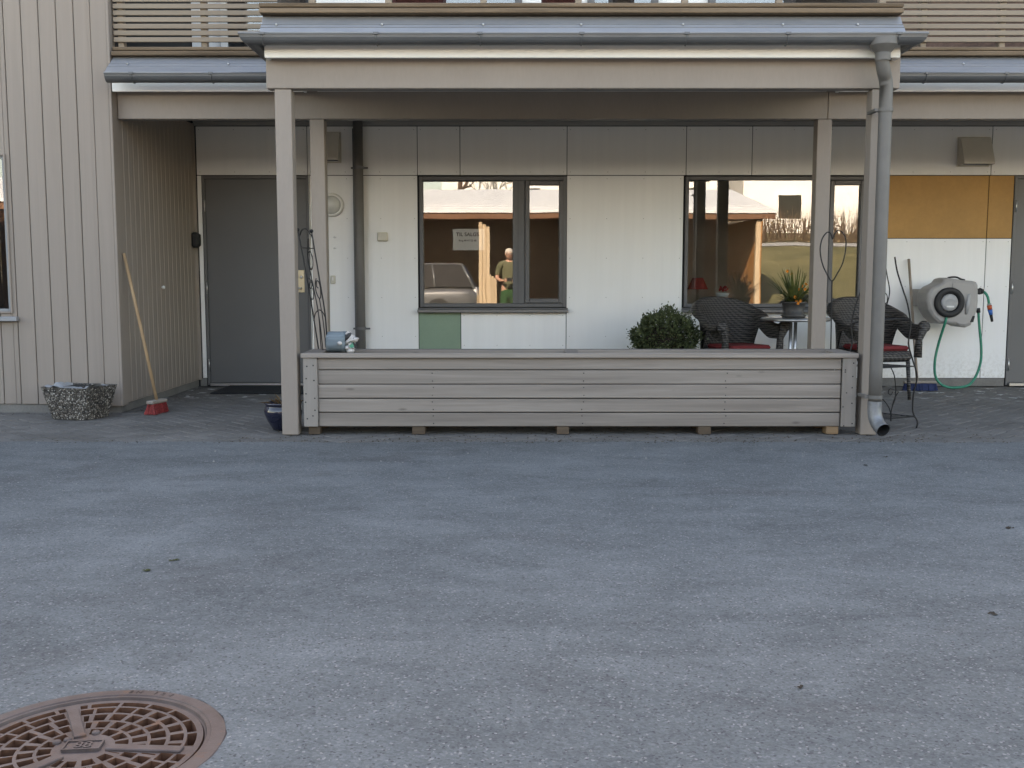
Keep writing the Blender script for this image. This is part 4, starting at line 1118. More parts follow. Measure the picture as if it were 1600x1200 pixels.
obj('inner_mass', MB().ball((bxx, by, rz_c), RB * .66, RB * .66, RB * .60), m_soil, bs)
st = MB().tube([(bxx, by, .22), (bxx + .01, by, .4)], .02, 8); obj('trunk', st, m_bark, bs)
obj('pot', MB().lathe([(0, .003), (.13, .003), (.17, .22), (.185, .225), (.185, .25), (.165, .25), (.155, .21), (0, .2)], (bxx, by, 0), 28), m_pot, bs)

# ------------------------------------------------------------------ brooms
m_bwood = wood_mat('broom_handle_wood', (.30, .185, .10), (.46, .31, .18), 2, .6, .0, False, 30); m_bgrey = wood_mat('grey_broom_handle', (.24, .19, .145), (.38, .31, .25), 2, .7, .0, False, 30)
m_red = M('red_bristles', (.20, .022, .022), .7, .5, 90, c2=(.40, .05, .045)); m_blue = M('blue_bristles', (.008, .022, .085), .7, .25, 60); m_bhead = M('grey_broom_head', (.30, .26, .22), .7, .15, 20)
rb = thing('red_broom', 'broom with red bristles and wooden handle leaning on the wing wall', 'broom', gd(246, 645))
tt = Vector((XW + .036, 8.40, az(396, 8.40, 191))); hb = gd(245, 626, .105)
obj('handle', MB().tube([tt, tt.lerp(hb, .5) + Vector((.004, 0, -.004)), hb], .0125, 10), m_bwood, rb)
T = Matrix.Translation((hb.x, hb.y, .085)) @ Matrix.Rotation(R(76), 4, 'Z')
obj('head', MB().box(-.105, .105, -.032, .032, 0, .028, .006, T), m_bhead, rb)
def bristles(mat, parent, T, L, w, h, spread, n, seed):
    random.seed(seed); g = MB()
    for k in range(n):
        x = random.uniform(-L, L); y = random.uniform(-w, w)
        a = Vector((x, y, 0)); b = Vector((x * (1 + spread) + random.gauss(0, .006), y * (1 + spread * 3.4) + random.gauss(0, .006), -h * random.uniform(.93, 1)))
        a = T @ a; b = T @ b; r1 = random.uniform(.0035, .006)
        d = Vector((r1, 0, 0)); e = Vector((0, r1, 0))
        g.add([a - d, a + e, a + d, b - d * 1.5, b + e * 1.5, b + d * 1.5], [(0, 1, 4, 3), (1, 2, 5, 4), (2, 0, 3, 5)])
    return obj('bristles', g, mat, parent, recalc=False)
bristles(m_red, rb, T, .10, .028, .083, .16, 190, 3)
bb = thing('blue_broom', 'wide broom with blue bristles leaning against the white wall', 'broom', gd(1437, 610))
hy = 9.98; b0 = gd(1412, 610); b1 = gd(1462, 610)
cxb = (at(1412, 605, hy).x + at(1462, 605, hy).x) / 2; Lb = (at(1462, 605, hy).x - at(1412, 605, hy).x) / 2
T = Matrix.Translation((cxb, hy, .075))
obj('head', MB().box(-Lb, Lb, -.03, .03, 0, .022, .005, T), m_bhead, bb)
bristles(m_blue, bb, T, Lb - .01, .028, .073, .04, 330, 4)
t0 = at(1420, 405, 10.385); h0 = at(1433, 597, hy); h0.z = .095
obj('handle', MB().tube([t0, t0.lerp(h0, .5), h0], .013, 10), m_bgrey, bb)

# ------------------------------------------------------------------ aggregate concrete tub
cc = gd(124, 657); tcx = ax(128, 640, 8.05); tcy = 8.02
cp = thing('concrete_tub', 'speckled exposed-aggregate concrete plant tub by the wing wall', 'planter', (tcx, tcy, 0))
T = Matrix.Translation((tcx, tcy, 0)) @ Matrix.Rotation(R(-17), 4, 'Z')
ht = .255
def tubring(hx, hy_, z, n=9, c=.12):
    out = []
    for sx, sy in ((1, 1), (-1, 1), (-1, -1), (1, -1)):
        for i in range(3):
            a = {(1, 1): 0, (-1, 1): 90, (-1, -1): 180, (1, -1): 270}[(sx, sy)] + i * 45
            out.append(T @ Vector((sx * (hx - .04) + .04 * math.cos(R(a)), sy * (hy_ - .04) + .04 * math.sin(R(a)), z)))
    return out
rings = [tubring(.175, .135, .004), tubring(.225, .185, ht - .01), tubring(.228, .188, ht), tubring(.198, .158, ht - .002), tubring(.19, .15, ht - .06)]
g = MB(); vs = [p for r_ in rings for p in r_]; n = 12
g.add(vs, [(i * n + k, i * n + (k + 1) % n, (i + 1) * n + (k + 1) % n, (i + 1) * n + k) for i in range(4) for k in range(n)] + [tuple(range(4 * n, 5 * n))])
obj('tub', g, m_agg, cp)
random.seed(2)
lg = MB(); lg.grid(lambda u, v: tuple(T @ Vector(((u - .5) * .39, (v - .5) * .31, ht - .022 + .02 * math.sin(u * 7 + v * 3) + random.uniform(-.012, .012) + .02 * (abs(u - .5) * 2) ** 4))), 14, 10, smooth=False)
obj('liner', lg, m_liner, cp)
lg = MB(); lg.add([T @ Vector(p) for p in ((-.04, -.14, ht + .006), (.16, -.12, ht + .012), (.20, -.05, ht + .015), (.05, -.09, ht + .02))], [(0, 1, 2, 3)])
obj('liner_flap', lg, m_black, cp)

# ------------------------------------------------------------------ glazed blue pot with a dead plant
gy_ = 7.37; gx = ax(443, 650, gy_)
m_glaze, nt, b_ = new_mat('blue_black_glaze'); b_.inputs['Base Color'].default_value = (.010, .013, .032, 1); b_.inputs['Roughness'].default_value = .12; b_.inputs['Coat Weight'].default_value = .6; b_.inputs['Coat Roughness'].default_value = .05
gp = thing('glazed_pot', 'dark blue glazed round pot with a withered plant behind the left post', 'potted plant', (gx, gy_, 0))
obj('pot', MB().lathe([(0, .003), (.075, .003), (.085, .02), (.115, .07), (.136, .12), (.138, .145), (.128, .172), (.122, .182), (.136, .192), (.138, .202), (.13, .206), (.118, .2), (.11, .18), (0, .175)], (gx, gy_, 0), 32), m_glaze, gp)
obj('soil', MB().lathe([(0, .192), (.06, .190), (.115, .184)], (gx, gy_, 0), 16), m_soil, gp)
random.seed(21)
lf = MB()
for k in range(34):
    a = random.random() * 6.283; d = Vector((math.cos(a), math.sin(a), random.uniform(.3, 1.6))).normalized(); p = Vector((gx, gy_, .185)) + Vector((d.x, d.y, 0)) * random.uniform(.0, .08)
    L = random.uniform(.05, .14); s_ = d.cross(Vector((0, 0, 1))).normalized() * random.uniform(.006, .016)
    lf.add([p, p + d * L * .5 + s_, p + d * L + Vector((0, 0, -.02)), p + d * L * .5 - s_], [(0, 1, 2, 3)])
obj('withered_leaves', lf, m_dryleaf, gp, recalc=False)

# ------------------------------------------------------------------ door mat
m_mat = M('dark_rubber_mat', (.018, .020, .023), .8, .2, 60, bst=.6, bsc=300, bdist=.004)
p0, p1 = gd(328, 616), gd(470, 605.5)
mt = MB().box(p0.x, p0.x + 1.0, p0.y, 10.38, .003, .014, .004)
tag(obj('door_mat', mt, m_mat), 'dark rubber door mat in front of the grey entrance door', 'door mat')

# ------------------------------------------------------------------ fixtures on the walls
def hood(px0, px1, py0, py1, label):
    yb_ = YB - .002; dep = .16
    a, b = at(px0, py0, YB), at(px1, py1, YB - dep * .8)
    x0, x1 = a.x, ax(px1 - 2, py0, YB); z1 = a.z; z0 = az(py1, YB - .1, px0)
    v = thing('vent_hood', label, 'vent', ((x0 + x1) / 2, YB, z0))
    m_ = MB(); y1 = YB - dep; t = .004; zi = z0 + .03
    for (xa_, xb_) in ((x0, x0 + t), (x1 - t, x1)):
        m_.prism([(xa_, yb_, z1), (xa_, y1 + .11, z1), (xa_, y1, z0 + .02), (xa_, y1, z0), (xa_, yb_, z0)], (xb_ - xa_, 0, 0))
    m_.prism([(x0 + t, yb_, z1), (x0 + t, y1 + .11, z1), (x0 + t, y1, z0 + .02), (x0 + t, y1, z0), (x0 + t, y1 + t, z0), (x0 + t, y1 + t, z0 + .018), (x0 + t, y1 + .112, z1 - t), (x0 + t, yb_, z1 - t)], (x1 - x0 - 2 * t, 0, 0))
    obj('cowl', m_, m_hood, v)
    obj('grille', MB().box(x0 + t, x1 - t, y1 + t, yb_, z0 + .010, z0 + .014), m_black, v)
    fl = MB(); frame_box(fl, x0 - .012, x1 + .012, z0 - .012, z1 + .012, .014, YB - .006, YB - .001, 0); obj('flange', fl, m_hood, v)
hood(505, 533, 208, 251, 'beige metal vent hood high on the wall behind the left posts')
hood(1498, 1547, 216, 257, 'beige metal vent hood above the ochre panels')
lc = at(519.5, 320.5, YB); wl = thing('wall_lamp', 'round white bulkhead lamp on the wall behind the left inner post', 'wall lamp', lc)
obj('housing', MB().lathe([(0, 0), (.118, 0), (.118, -.03), (.108, -.045), (.094, -.05), (.09, -.044)], (lc.x, YB - .001, lc.z), 36, axis='y'), m_whitep, wl)
m_opal = M('opal_lamp_glass', (.55, .55, .52), .2, .04, 8)
obj('diffuser', MB().lathe([(.093, -.04), (.085, -.06), (.06, -.078), (.03, -.085), (0, -.087)], (lc.x, YB - .001, lc.z), 32, axis='y'), m_opal, wl)
def small(name, lab, cat, px0, px1, py0, py1, dep, mat, extra=None):
    a, b = at(px0, py0, YB), at(px1, py1, YB)
    t = thing(name, lab, cat, ((a.x + b.x) / 2, YB, b.z))
    obj('casing', MB().box(a.x, b.x, YB - dep, YB - .001, b.z, a.z, .006), mat, t)
    if extra: extra(t, a, b, dep)
    return t
def btn(t, a, b, dep): obj('button', MB().box((a.x * .65 + b.x * .35), (a.x * .35 + b.x * .65), YB - dep - .006, YB - dep - .0005, a.z * .4 + b.z * .6, a.z * .8 + b.z * .2, .002), m_whitep, t)
small('doorbell', 'small cream doorbell push beside the entrance door', 'doorbell', 516.5, 524.5, 430.5, 443.5, .022, m_creamp, btn)
small('sensor_box', 'square cream wall box between drain pipe and left window', 'wall box', 590, 606, 363, 377, .035, m_creamp, lambda t, a, b, d: obj('lid', MB().box(a.x + .006, b.x - .006, YB - d - .010, YB - d - .0005, b.z + .006, a.z - .012, .004), m_creamp, t))
for pyh, lab in ((371, 'upper small steel wall hook above the doorbell'), (388, 'lower small steel wall hook above the doorbell')):
    p = at(523, pyh, YB); h_ = MB(); h_.box(p.x - .017, p.x + .017, YB - .006, YB - .001, p.z - .006, p.z + .006, .002); h_.tube([(p.x, YB - .004, p.z), (p.x, YB - .028, p.z - .002), (p.x, YB - .034, p.z + .012)], .0035, 6)
    tag(obj('wall_hook', h_, m_steel), lab, 'hook')
yk = 10.30; kz0, kz1 = az(387, yk, 298), az(363, yk, 298)
kb = thing('key_box', 'black rounded box on the wing wall beside the entrance door', 'key box', (XW + .02, yk, kz0))
obj('casing', MB().box(XW + .0105, XW + .075, yk - .05, yk + .055, kz0, kz1, .018), m_blackp, kb)
obj('cover', MB().box(XW + .0755, XW + .082, yk - .035, yk + .04, kz0 + .02, kz1 - .02, .004), m_blackp, kb)
# white knob on the wing's side wall
tknob = (XW + .010) / ((253 - 800) / FPX); 
dyk = (600 - 449) / FPX; yk2 = tknob * (_c + dyk * _s); zk2 = CH + tknob * (-_s + dyk * _c)
tag(obj('door_stop_buffer', MB().lathe([(0, .028), (.012, .026), (.017, .018), (.014, .008), (.009, 0)], (XW + .010, yk2, zk2), 14, axis='x'), m_whitep), 'small white knob on the dark side of the timber wing', 'wall buffer')

# ------------------------------------------------------------------ hose reel
hy0, hy1 = 9.98, 10.24
def rp_(zx, zy, Y=None): return at(1430 + zx / 12, 420 + zy / 12, hy0 if Y is None else Y)
m_reel = M('grey_reel_plastic', (.33, .315, .30), .5, .05, 6, bst=.1, bsc=150); m_hose = M('green_hose', (.016, .235, .150), .4, .1, 20); m_cap = M('light_grey_cap', (.36, .36, .36), .45, .05, 20)
hr = thing('hose_reel', 'grey wall-mounted hose reel with green hose on the white panels', 'hose reel', rp_(600, 700, 10.2))
outl = [(330, 330), (420, 290), (490, 250), (540, 185), (620, 165), (820, 195), (960, 215), (1090, 225), (1160, 245), (1190, 300), (1195, 600), (1180, 760), (1130, 900), (1060, 1060), (960, 1105), (840, 1090), (780, 1050), (440, 1030), (330, 930), (240, 780), (205, 620), (220, 460), (270, 380)]
def reel_ring(scale, Y):
    c0 = Vector((650, 640)); return [rp_(c0.x + (a - c0.x) * scale, c0.y + (b - c0.y) * scale, hy0) .xz for a, b in outl]
g = MB(); secs = [(.86, hy0 - .012), (.95, hy0), (.99, hy0 + .018), (1.0, hy0 + .05), (1.0, hy1 - .05), (.97, hy1 - .01), (.88, hy1)]
rows = []
for sc_, Y in secs: rows.append([(p.x, Y, p.y) for p in reel_ring(sc_, Y)])
vs = [p for r_ in rows for p in r_]; n = len(outl)
g.add(vs, [(i * n + k, i * n + (k + 1) % n, (i + 1) * n + (k + 1) % n, (i + 1) * n + k) for i in range(len(secs) - 1) for k in range(n)] + [tuple(range(n)), tuple(range((len(secs) - 1) * n, len(secs) * n))])
body = obj('body', g, m_reel, hr)
hc = rp_(632, 632, hy0 - .012)
g = MB(); g.lathe([(.146, 0.004), (.146, -.020), (.136, -.030), (.115, -.031), (.088, -.026), (.085, -.01)], (hc.x, hc.y, hc.z), 40, axis='y'); obj('drum_ring', g, m_blackp, hr)
g = MB(); g.lathe([(0, -.032), (.05, -.031), (.074, -.026), (.084, -.014), (.084, 0)], (hc.x, hc.y, hc.z), 36, axis='y'); cap = obj('hub_cap', g, m_cap, hr)
for k, rr_ in enumerate((.024, .042, .058)):
    pts = [(hc.x + .008 + rr_ * math.cos(R(t)), hc.y - .031 + (.004 if k == 2 else 0), hc.z + .0 + rr_ * math.sin(R(t)) * .8) for t in range(10, 171, 20)]
    obj('embossed_wave', MB().tube(pts, .0045, 6), m_cap, cap)
obj('hub_badge', MB().box(hc.x - .035, hc.x + .04, hc.y - .035, hc.y - .029, hc.z - .048, hc.z - .032, .002), m_whitep, cap)
obj('ridge', MB().tube([rp_(715, 240, hy0 - .004), rp_(705, 370, hy0 - .014)], .010, 8), m_reel, body)
obj('latch', MB().tube([rp_(1010, 480, hy0 - .004), rp_(985, 640, hy0 - .016), rp_(955, 850, hy0 - .012)], [.018, .022, .014], 8), m_cap, hr)
obj('carry_handle', MB().tube(smooth_path([rp_(610, 170, 10.1), rp_(690, 155, 10.1), rp_(780, 160, 10.1), rp_(860, 195, 10.1), rp_(930, 212, 10.1)], 4), .009, 8), m_blackp, hr)
obj('vent_patch', MB().prism([rp_(1060, 880, hy0 + .003), rp_(1110, 885, hy0 + .003), rp_(1080, 1000, hy0 + .003), rp_(1015, 1000, hy0 + .003)], (0, -.012, 0)), m_blackp, hr)
g = MB(); a, b = rp_(20, 380, 10.3), rp_(100, 700, 10.3); g.box(a.x, b.x, 10.06, YB - .001, b.z, a.z, .008); a2_, b2_ = rp_(100, 440, 10.2), rp_(260, 520, 10.2)
g.box(a2_.x, b2_.x, 10.10, 10.18, b2_.z, a2_.z, .008); a2_, b2_ = rp_(100, 620, 10.2), rp_(260, 690, 10.2); g.box(a2_.x, b2_.x, 10.10, 10.18, b2_.z, a2_.z, .008)
obj('bracket', g, m_reel, hr)
a = rp_(1120, 370, 10.06); b = rp_(1215, 480, 10.06)
g = MB(); g.box(a.x, b.x, 10.03, 10.13, b.z, a.z, .012); g.tube([rp_(1205, 420, 10.08), rp_(1268, 425, 10.08)], [.034, .024], 12); obj('hose_guide', g, m_blackp, hr)
obj('hose_tail', MB().tube(smooth_path([rp_(1255, 420, 10.08), rp_(1310, 450, 10.07), rp_(1360, 530, 10.05), rp_(1385, 660, 10.05)], 6), .0125, 10), m_hose, hr)
m_orange = M('orange_coupling', (.50, .085, .03), .45, .08, 20); m_bluep = M('blue_coupling', (.02, .13, .42), .45, .08, 20)
obj('coupling', MB().tube([rp_(1383, 650, 10.05), rp_(1388, 680, 10.05)], .019, 12), m_cap, hr)
obj('coupling_ring', MB().tube([rp_(1388, 685, 10.05), rp_(1402, 765, 10.05)], [.023, .021], 12), m_orange, hr)
obj('coupling_body', MB().tube([rp_(1402, 766, 10.05), rp_(1420, 860, 10.05)], [.023, .018], 12), m_bluep, hr)
obj('nozzle', MB().tube([rp_(1420, 861, 10.05), rp_(1443, 990, 10.05)], [.015, .012], 12), m_blackp, hr)
h5 = lambda zx, zy, Y=10.06: at(1400 + zx / 5.215, 400 + zy / 5.215, Y)
loop = [h5(415, 490, 9.96), h5(395, 560, 9.97), h5(345, 720), h5(318, 850), h5(318, 960), h5(350, 1030), h5(420, 1068), h5(520, 1070), h5(600, 1045), h5(655, 970), h5(690, 860), h5(694, 740), h5(682, 600), h5(670, 450)]
obj('hose_loop', MB().tube(smooth_path(loop, 8), .0125, 10), m_hose, hr)
obj('hose_inlet', MB().tube([h5(668, 425), h5(672, 462)], .019, 10), m_blackp, hr)

# ------------------------------------------------------------------ things inside the windows
a, b = at(707.5, 357.5, YB + .034), at(757, 391, YB + .034)
m_paper = M('notice_paper', (.80, .82, .78), .8, .02, 3); m_ink = M('black_print', (.02, .02, .02), .7, .05)
sg = thing('paper_notice', 'white paper for-sale notice taped inside the left window', 'notice', ((a.x + b.x) / 2, YB + .034, b.z))
obj('sheet', MB().box(a.x, b.x, YB + .034, YB + .0355, b.z, a.z), m_paper, sg)
RX = Matrix.Rotation(math.pi / 2, 4, 'X')
c_ = at(730.5, 366.5, YB + .033); obj('headline', text_mesh('TIL SALGS', .052, .0004, Matrix.Translation((c_.x, YB + .0332, c_.z)) @ RX, m_ink, 'headline'), None, sg)
c_ = at(730.5, 376, YB + .033); obj('phone_line', text_mesh('Ring 48 47 52 68', .026, .0003, Matrix.Translation((c_.x, YB + .0332, c_.z)) @ RX, m_ink, 'phone_line'), None, sg)
sy_ = YB + .16; szl = ZW0 + .031
px_ = ax(1129, 462, sy_)
ip = thing('windowsill_pot', 'white flower pot with red flowers on the inner sill of the right window', 'potted plant', (px_, sy_, szl))
m_wpot = M('white_ceramic_pot', (.62, .66, .62), .3, .03, 8); m_redfl = M('red_flower', (.35, .02, .02), .7, .2, 20)
obj('pot', MB().lathe([(0, .001), (.045, .001), (.066, .10), (.072, .112), (.064, .112), (.058, .095), (0, .09)], (px_, sy_, szl), 24), m_wpot, ip)
random.seed(4); g = MB()
for k in range(16): g.ball((px_ + random.gauss(0, .025), sy_ + random.gauss(0, .02), szl + .125 + random.random() * .05), random.uniform(.008, .016), n=7, m=5)
obj('flowers', g, m_redfl, ip)
lx = ax(1090, 455, YB + .45); 
il = thing('table_lamp', 'red shaded table lamp inside the right window', 'lamp', (lx, YB + .45, .75)); m_shade = M('red_lamp_shade', (.30, .035, .025), .8, .1, 10)
zl0, zl1 = az(452, YB + .45), az(434, YB + .45)
obj('lamp_shade', MB().lathe([(.11, zl0), (.055, zl1), (.05, zl1), (.105, zl0)], (lx, YB + .45, 0), 24), m_shade, il)
obj('lamp_stand', MB().lathe([(0, .76), (.06, .76), (.06, .775), (.012, .79), (.012, zl0 + .03), (0, zl0 + .04)], (lx, YB + .45, 0), 16), m_brass, il)
it = thing('side_table', 'dark side table under the red lamp inside the right window', 'table', (lx, YB + .45, 0))
obj('table_top', MB().box(lx - .2, lx + .2, YB + .3, YB + .6, .735, .76, .004), m_floorw, it)
for sx in (-.17, .17):
    for sy in (.33, .57): obj('leg', MB().box(lx + sx - .015, lx + sx + .015, YB + sy - .015, YB + sy + .015, .041, .735), m_floorw, it)
# ------------------------------------------------------------------ the far side of the yard, seen in the window glass
YG = YB + .025
def mir(px, py, Y): return Vector((at(px, py, 2 * YG - Y).x, Y, at(px, py, 2 * YG - Y).z))
m_brown = wood_mat('brown_stained_boards', (.12, .062, .038), (.21, .11, .065), 2, .8, .15, True, 14)
m_tan = wood_mat('pale_timber', (.40, .30, .19), (.54, .42, .29), 2, .75, .06, True, 16)
m_roofing = M('pale_roof_sheeting', (.66, .68, .69), .6, .06, 2, (1, .3, 1)); m_housew = M('white_house_paint', (.82, .81, .78), .7, .04, 2)
m_sunlitbrown = wood_mat('sunlit_brown_boards', (.26, .115, .035), (.42, .20, .065), 2, .75, .12, True, 12)  # brown boards with their sunlit orange put into the colour
CX0, CX1, CYF, CYB = -15.0, mir(1189, 400, -8).x, -8.0, -13.6
cpt = thing('carport', 'brown timber carport with pale roof across the yard, mirrored in the windows', 'carport', ((CX0 + CX1) / 2, -10.8, 0))
EZ = 2.72
x = CX0
while x < CX1 - .02:
    obj('back_board', MB().box(x, min(x + .235, CX1), CYB - .03, CYB, 0, 3.8, .006), m_brown, cpt); x += .24
obj('light_block_sheet', MB().box(CX0, CX1, CYB - .06, CYB - .032, 0, 3.84), m_black, cpt)  # added behind the boards to stop light streaking through their gaps
y = CYB + .002
while y < CYF:
    obj('side_board', MB().box(CX1, CX1 + .03, y, min(y + .215, CYF), 0, EZ + .12, .006), m_sunlitbrown, cpt)
    obj('side_board', MB().box(CX0 - .03, CX0, y, min(y + .215, CYF), 0, EZ + .12, .006), m_brown, cpt); y += .22
for xx in (CX0 + .1, -11.2, -7.4, 3.2, CX1 - .05):
    obj('post', MB().box(xx - .08, xx + .08, CYF - .2, CYF - .02, 0, EZ, .008), m_brown if xx < CX1 - 1 else m_tan, cpt)
a, b = mir(748, 400, CYF - .02), mir(765, 400, CYF - .02)
for k in range(3):
    w = (b.x - a.x) / 3; obj('pillar_board', MB().box(a.x + k * w + .004, a.x + (k + 1) * w - .004, CYF - .2, CYF - .02 - .012 * (k % 2), 0, EZ - .05 - .06 * k, .006), m_tan, cpt)
obj('header_beam', MB().box(CX0, CX1 + .03, CYF - .2, CYF - .03, EZ + .002, EZ + .25, .008), m_brown, cpt)
obj('eave_fascia', MB().box(CX0 - .4, CX1 + .35, CYF + .06, CYF + .10, EZ + .03, EZ + .24, .008), m_brown, cpt)
rf = MB(); rz0, rz1 = EZ + .26, EZ + .26 + 6.6 * math.tan(R(9.5))
rf.prism([(CX0 - .45, CYF + .14, rz0), (CX0 - .45, CYF - 6.1, rz1), (CX0 - .45, CYF - 6.1, rz1 - .1), (CX0 - .45, CYF + .14, rz0 - .06)], (CX1 - CX0 + .85, 0, 0)); obj('roof', rf, m_roofing, cpt)
for k in range(11):
    yy = CYF + .12 - k * .60; zz = rz0 + (CYF + .14 - yy) * math.tan(R(9.5)); obj('roof_seam', MB().box(CX0 - .44, CX1 + .39, yy - .02, yy, zz + .002, zz + .022), m_roofing, cpt)
lm = thing('lumber_stack', 'short pale planks leaning upright in front of the carport', 'planks', (mir(768, 440, -7.8).x, -7.8, 0))
for k in range(3):
    q_ = mir(764 + k * 4, 430, -7.85); obj('plank', MB().box(q_.x, q_.x + .065, -7.92, -7.88, 0, 1.22 - .05 * k, .004), m_tan, lm)

# the parked estate car
m_car, nt, b_ = new_mat('silver_car_paint'); b_.inputs['Base Color'].default_value = (.15, .155, .16, 1); b_.inputs['Metallic'].default_value = .4; b_.inputs['Roughness'].default_value = .28; b_.inputs['Coat Weight'].default_value = .8
m_cglass, nt, b_ = new_mat('dark_car_glass'); b_.inputs['Base Color'].default_value = (.012, .013, .014, 1); b_.inputs['Roughness'].default_value = .05
m_tyre = M('tyre_rubber', (.02, .02, .02), .8, .1, 20); m_lampw = M('lamp_lens', (.75, .75, .75), .15, .05, 8); m_lampr = M('red_lamp_lens', (.30, .02, .02), .2, .05, 8)
cyc = -3.6; crx = mir(745, 440, -3.0).x; Lc = 4.35; cfx = crx - Lc
car = thing('parked_car', 'silver estate car parked in the yard, mirrored in the left window', 'car', ((cfx + crx) / 2, cyc, 0))
def prof_top(u): return .60 + .18 * min(1, u / .05) + (.14 * min(1, max(0, u - .05) / .2)) if u < .97 else .92 - .1 * (u - .97) / .03
def prof_bot(u): return .22 + .10 * max(0, 1 - u / .06) + .12 * max(0, (u - .94) / .06)
def prof_hw(u): return .87 - .16 * max(0, 1 - u / .09) ** 2 - .07 * max(0, (u - .93) / .07) ** 2
def bodyf(u, v):
    th = 2 * math.pi * v; zt, zb_, hw = prof_top(u), prof_bot(u), prof_hw(u); c, s = math.cos(th), math.sin(th); e = .42
    return (cfx + Lc * u, cyc + hw * math.copysign(abs(c) ** e, c), (zt + zb_) / 2 + (zt - zb_) / 2 * math.copysign(abs(s) ** e, s))
g = MB(); g.grid(bodyf, 40, 32)
g.add([bodyf(0, k / 32) for k in range(32)], [tuple(range(32))]); g.add([bodyf(1, k / 32) for k in range(32)], [tuple(range(32))]); cbody = obj('body', g, m_car, car)
bx_ = [(.27, .955), (.42, .90)]
base = [(cfx + Lc * .27, .93), (cfx + Lc * .985, .92)]; roofx = (cfx + Lc * .44, cfx + Lc * .925)
def gh(x0, x1, hw, z): return [(x0, cyc - hw, z), (x1, cyc - hw, z), (x1, cyc + hw, z), (x0, cyc + hw, z)]
lo_, hi_ = gh(base[0][0], base[1][0], .80, .90), gh(roofx[0], roofx[1], .60, 1.42)
g = MB(); g.add(lo_ + hi_, [(0, 1, 2, 3), (4, 5, 6, 7)] + [(i, (i + 1) % 4, 4 + (i + 1) % 4, 4 + i) for i in range(4)]); obj('windows', g, m_cglass, car)
g = MB(); g.box(roofx[0] - .03, roofx[1] + .03, cyc - .62, cyc + .62, 1.405, 1.455, .024); obj('roof', g, m_car, car)
for i in range(4): obj('pillar', MB().tube([lo_[i], hi_[i]], [.04, .03], 8), m_car, car)
for fx_ in (.60, .78):
    for sy in (-1, 1): obj('pillar', MB().tube([(cfx + Lc * fx_, cyc + sy * .80, .9), (cfx + Lc * (fx_ * .9 + .06), cyc + sy * .605, 1.42)], [.03, .025], 8), m_car, car)
for u in (.19, .80):
    for sy in (-1, 1):
        w_ = MB(); X_ = cfx + Lc * u; w_.lathe([(.20, -.10), (.30, -.10), (.325, -.06), (.325, .06), (.30, .10), (.20, .10)], (X_, cyc + sy * .79, .326), 28, axis='y'); wh = obj('wheel', w_, m_tyre, car)
        obj('rim', MB().lathe([(0, .102 * sy), (.06, .104 * sy), (.19, .09 * sy), (.205, .10 * sy)], (X_, cyc + sy * .79, .326), 20, axis='y'), m_steel, wh)
for sy in (-1, 1):
    obj('tail_light', MB().box(crx - .08, crx + .012, cyc + sy * .66 - .09, cyc + sy * .66 + .09, .68, .90, .02), m_lampw, car)
    obj('headlight', MB().box(cfx - .01, cfx + .16, cyc + sy * .58 - .14, cyc + sy * .58 + .14, .58, .70, .02), m_lampw, car)
    obj('door_handle', MB().box(cfx + Lc * .55, cfx + Lc * .59, cyc + sy * .885 - .01, cyc + sy * .885 + .01, .78, .80, .006), m_car, car)
    obj('side_mirror', MB().ball((cfx + Lc * .33, cyc + sy * .92, .98), .05, .09, .07, 10, 7), m_car, car)
obj('bumper', MB().box(crx - .10, crx + .03, cyc - .78, cyc + .78, .36, .52, .03), m_car, car)

# rising ground, road, hedge, houses and bare trees beyond
def bankz(y):
    P = [(-8, .0), (-9, .25), (-14, 1.15), (-19, 2.2), (-20, 2.36), (-24, 2.62), (-26, 2.8), (-40, 4.0), (-70, 6.5), (-300, 12)]
    for (a, za), (b, zb_) in zip(P, P[1:]):
        if b <= y <= a: return za + (zb_ - za) * (a - y) / (a - b)
    return 12
ys = [-8, -8.6, -9.5, -11, -12.5, -14, -16, -17.5, -19, -20, -22, -24, -26, -30, -40, -70, -300]
xs_ = [CX1 + .5, 9, 11, 14, 18, 24, 34, 60, 200]
g = MB(); vs = [(x, y, bankz(y) + (.06 * math.sin(x * 1.7 + y) if -24 > y or y > -19 else 0)) for x in xs_ for y in ys]; n = len(ys)
g.add(vs, [(i * n + j, (i + 1) * n + j, (i + 1) * n + j + 1, i * n + j + 1) for i in range(len(xs_) - 1) for j in range(n - 1)], True)
g.add([(CX1 + .5, y, bankz(y)) for y in ys] + [(CX1 + .5, y, -.1) for y in ys], [(j, j + 1, n + j + 1, n + j) for j in range(n - 1)])
ys2 = [y for y in ys if y <= -16]; xs2 = [-200, -60, -30, -15, 0, CX1 + .5]; n2 = len(ys2)
g.add([(x, y, bankz(y)) for x in xs2 for y in ys2], [(i * n2 + j, (i + 1) * n2 + j, (i + 1) * n2 + j + 1, i * n2 + j + 1) for i in range(len(xs2) - 1) for j in range(n2 - 1)])
struct('grass_bank', g, m_grass, 'sunlit grass bank rising beyond the yard')
g = MB(); g.add([(-60, -20, bankz(-20) + .02), (60, -20, bankz(-20) + .02), (60, -24, bankz(-24) + .02), (-60, -24, bankz(-24) + .02)], [(0, 1, 2, 3)])
struct('upper_road', g, M('pale_road', (.34, .34, .33), .9, .08, 1), 'pale road on top of the bank')
m_twig = M('bare_twigs', (.09, .06, .04), .9, .4, 8); m_hleaf = M('dry_hedge_leaf', (.24, .17, .085), .9, .4, 8)
random.seed(31)
hg = thing('hedge', 'bare brown hedge along the upper road, mirrored in the right window', 'hedge', (16, -25.2, 2.7))
g = MB()
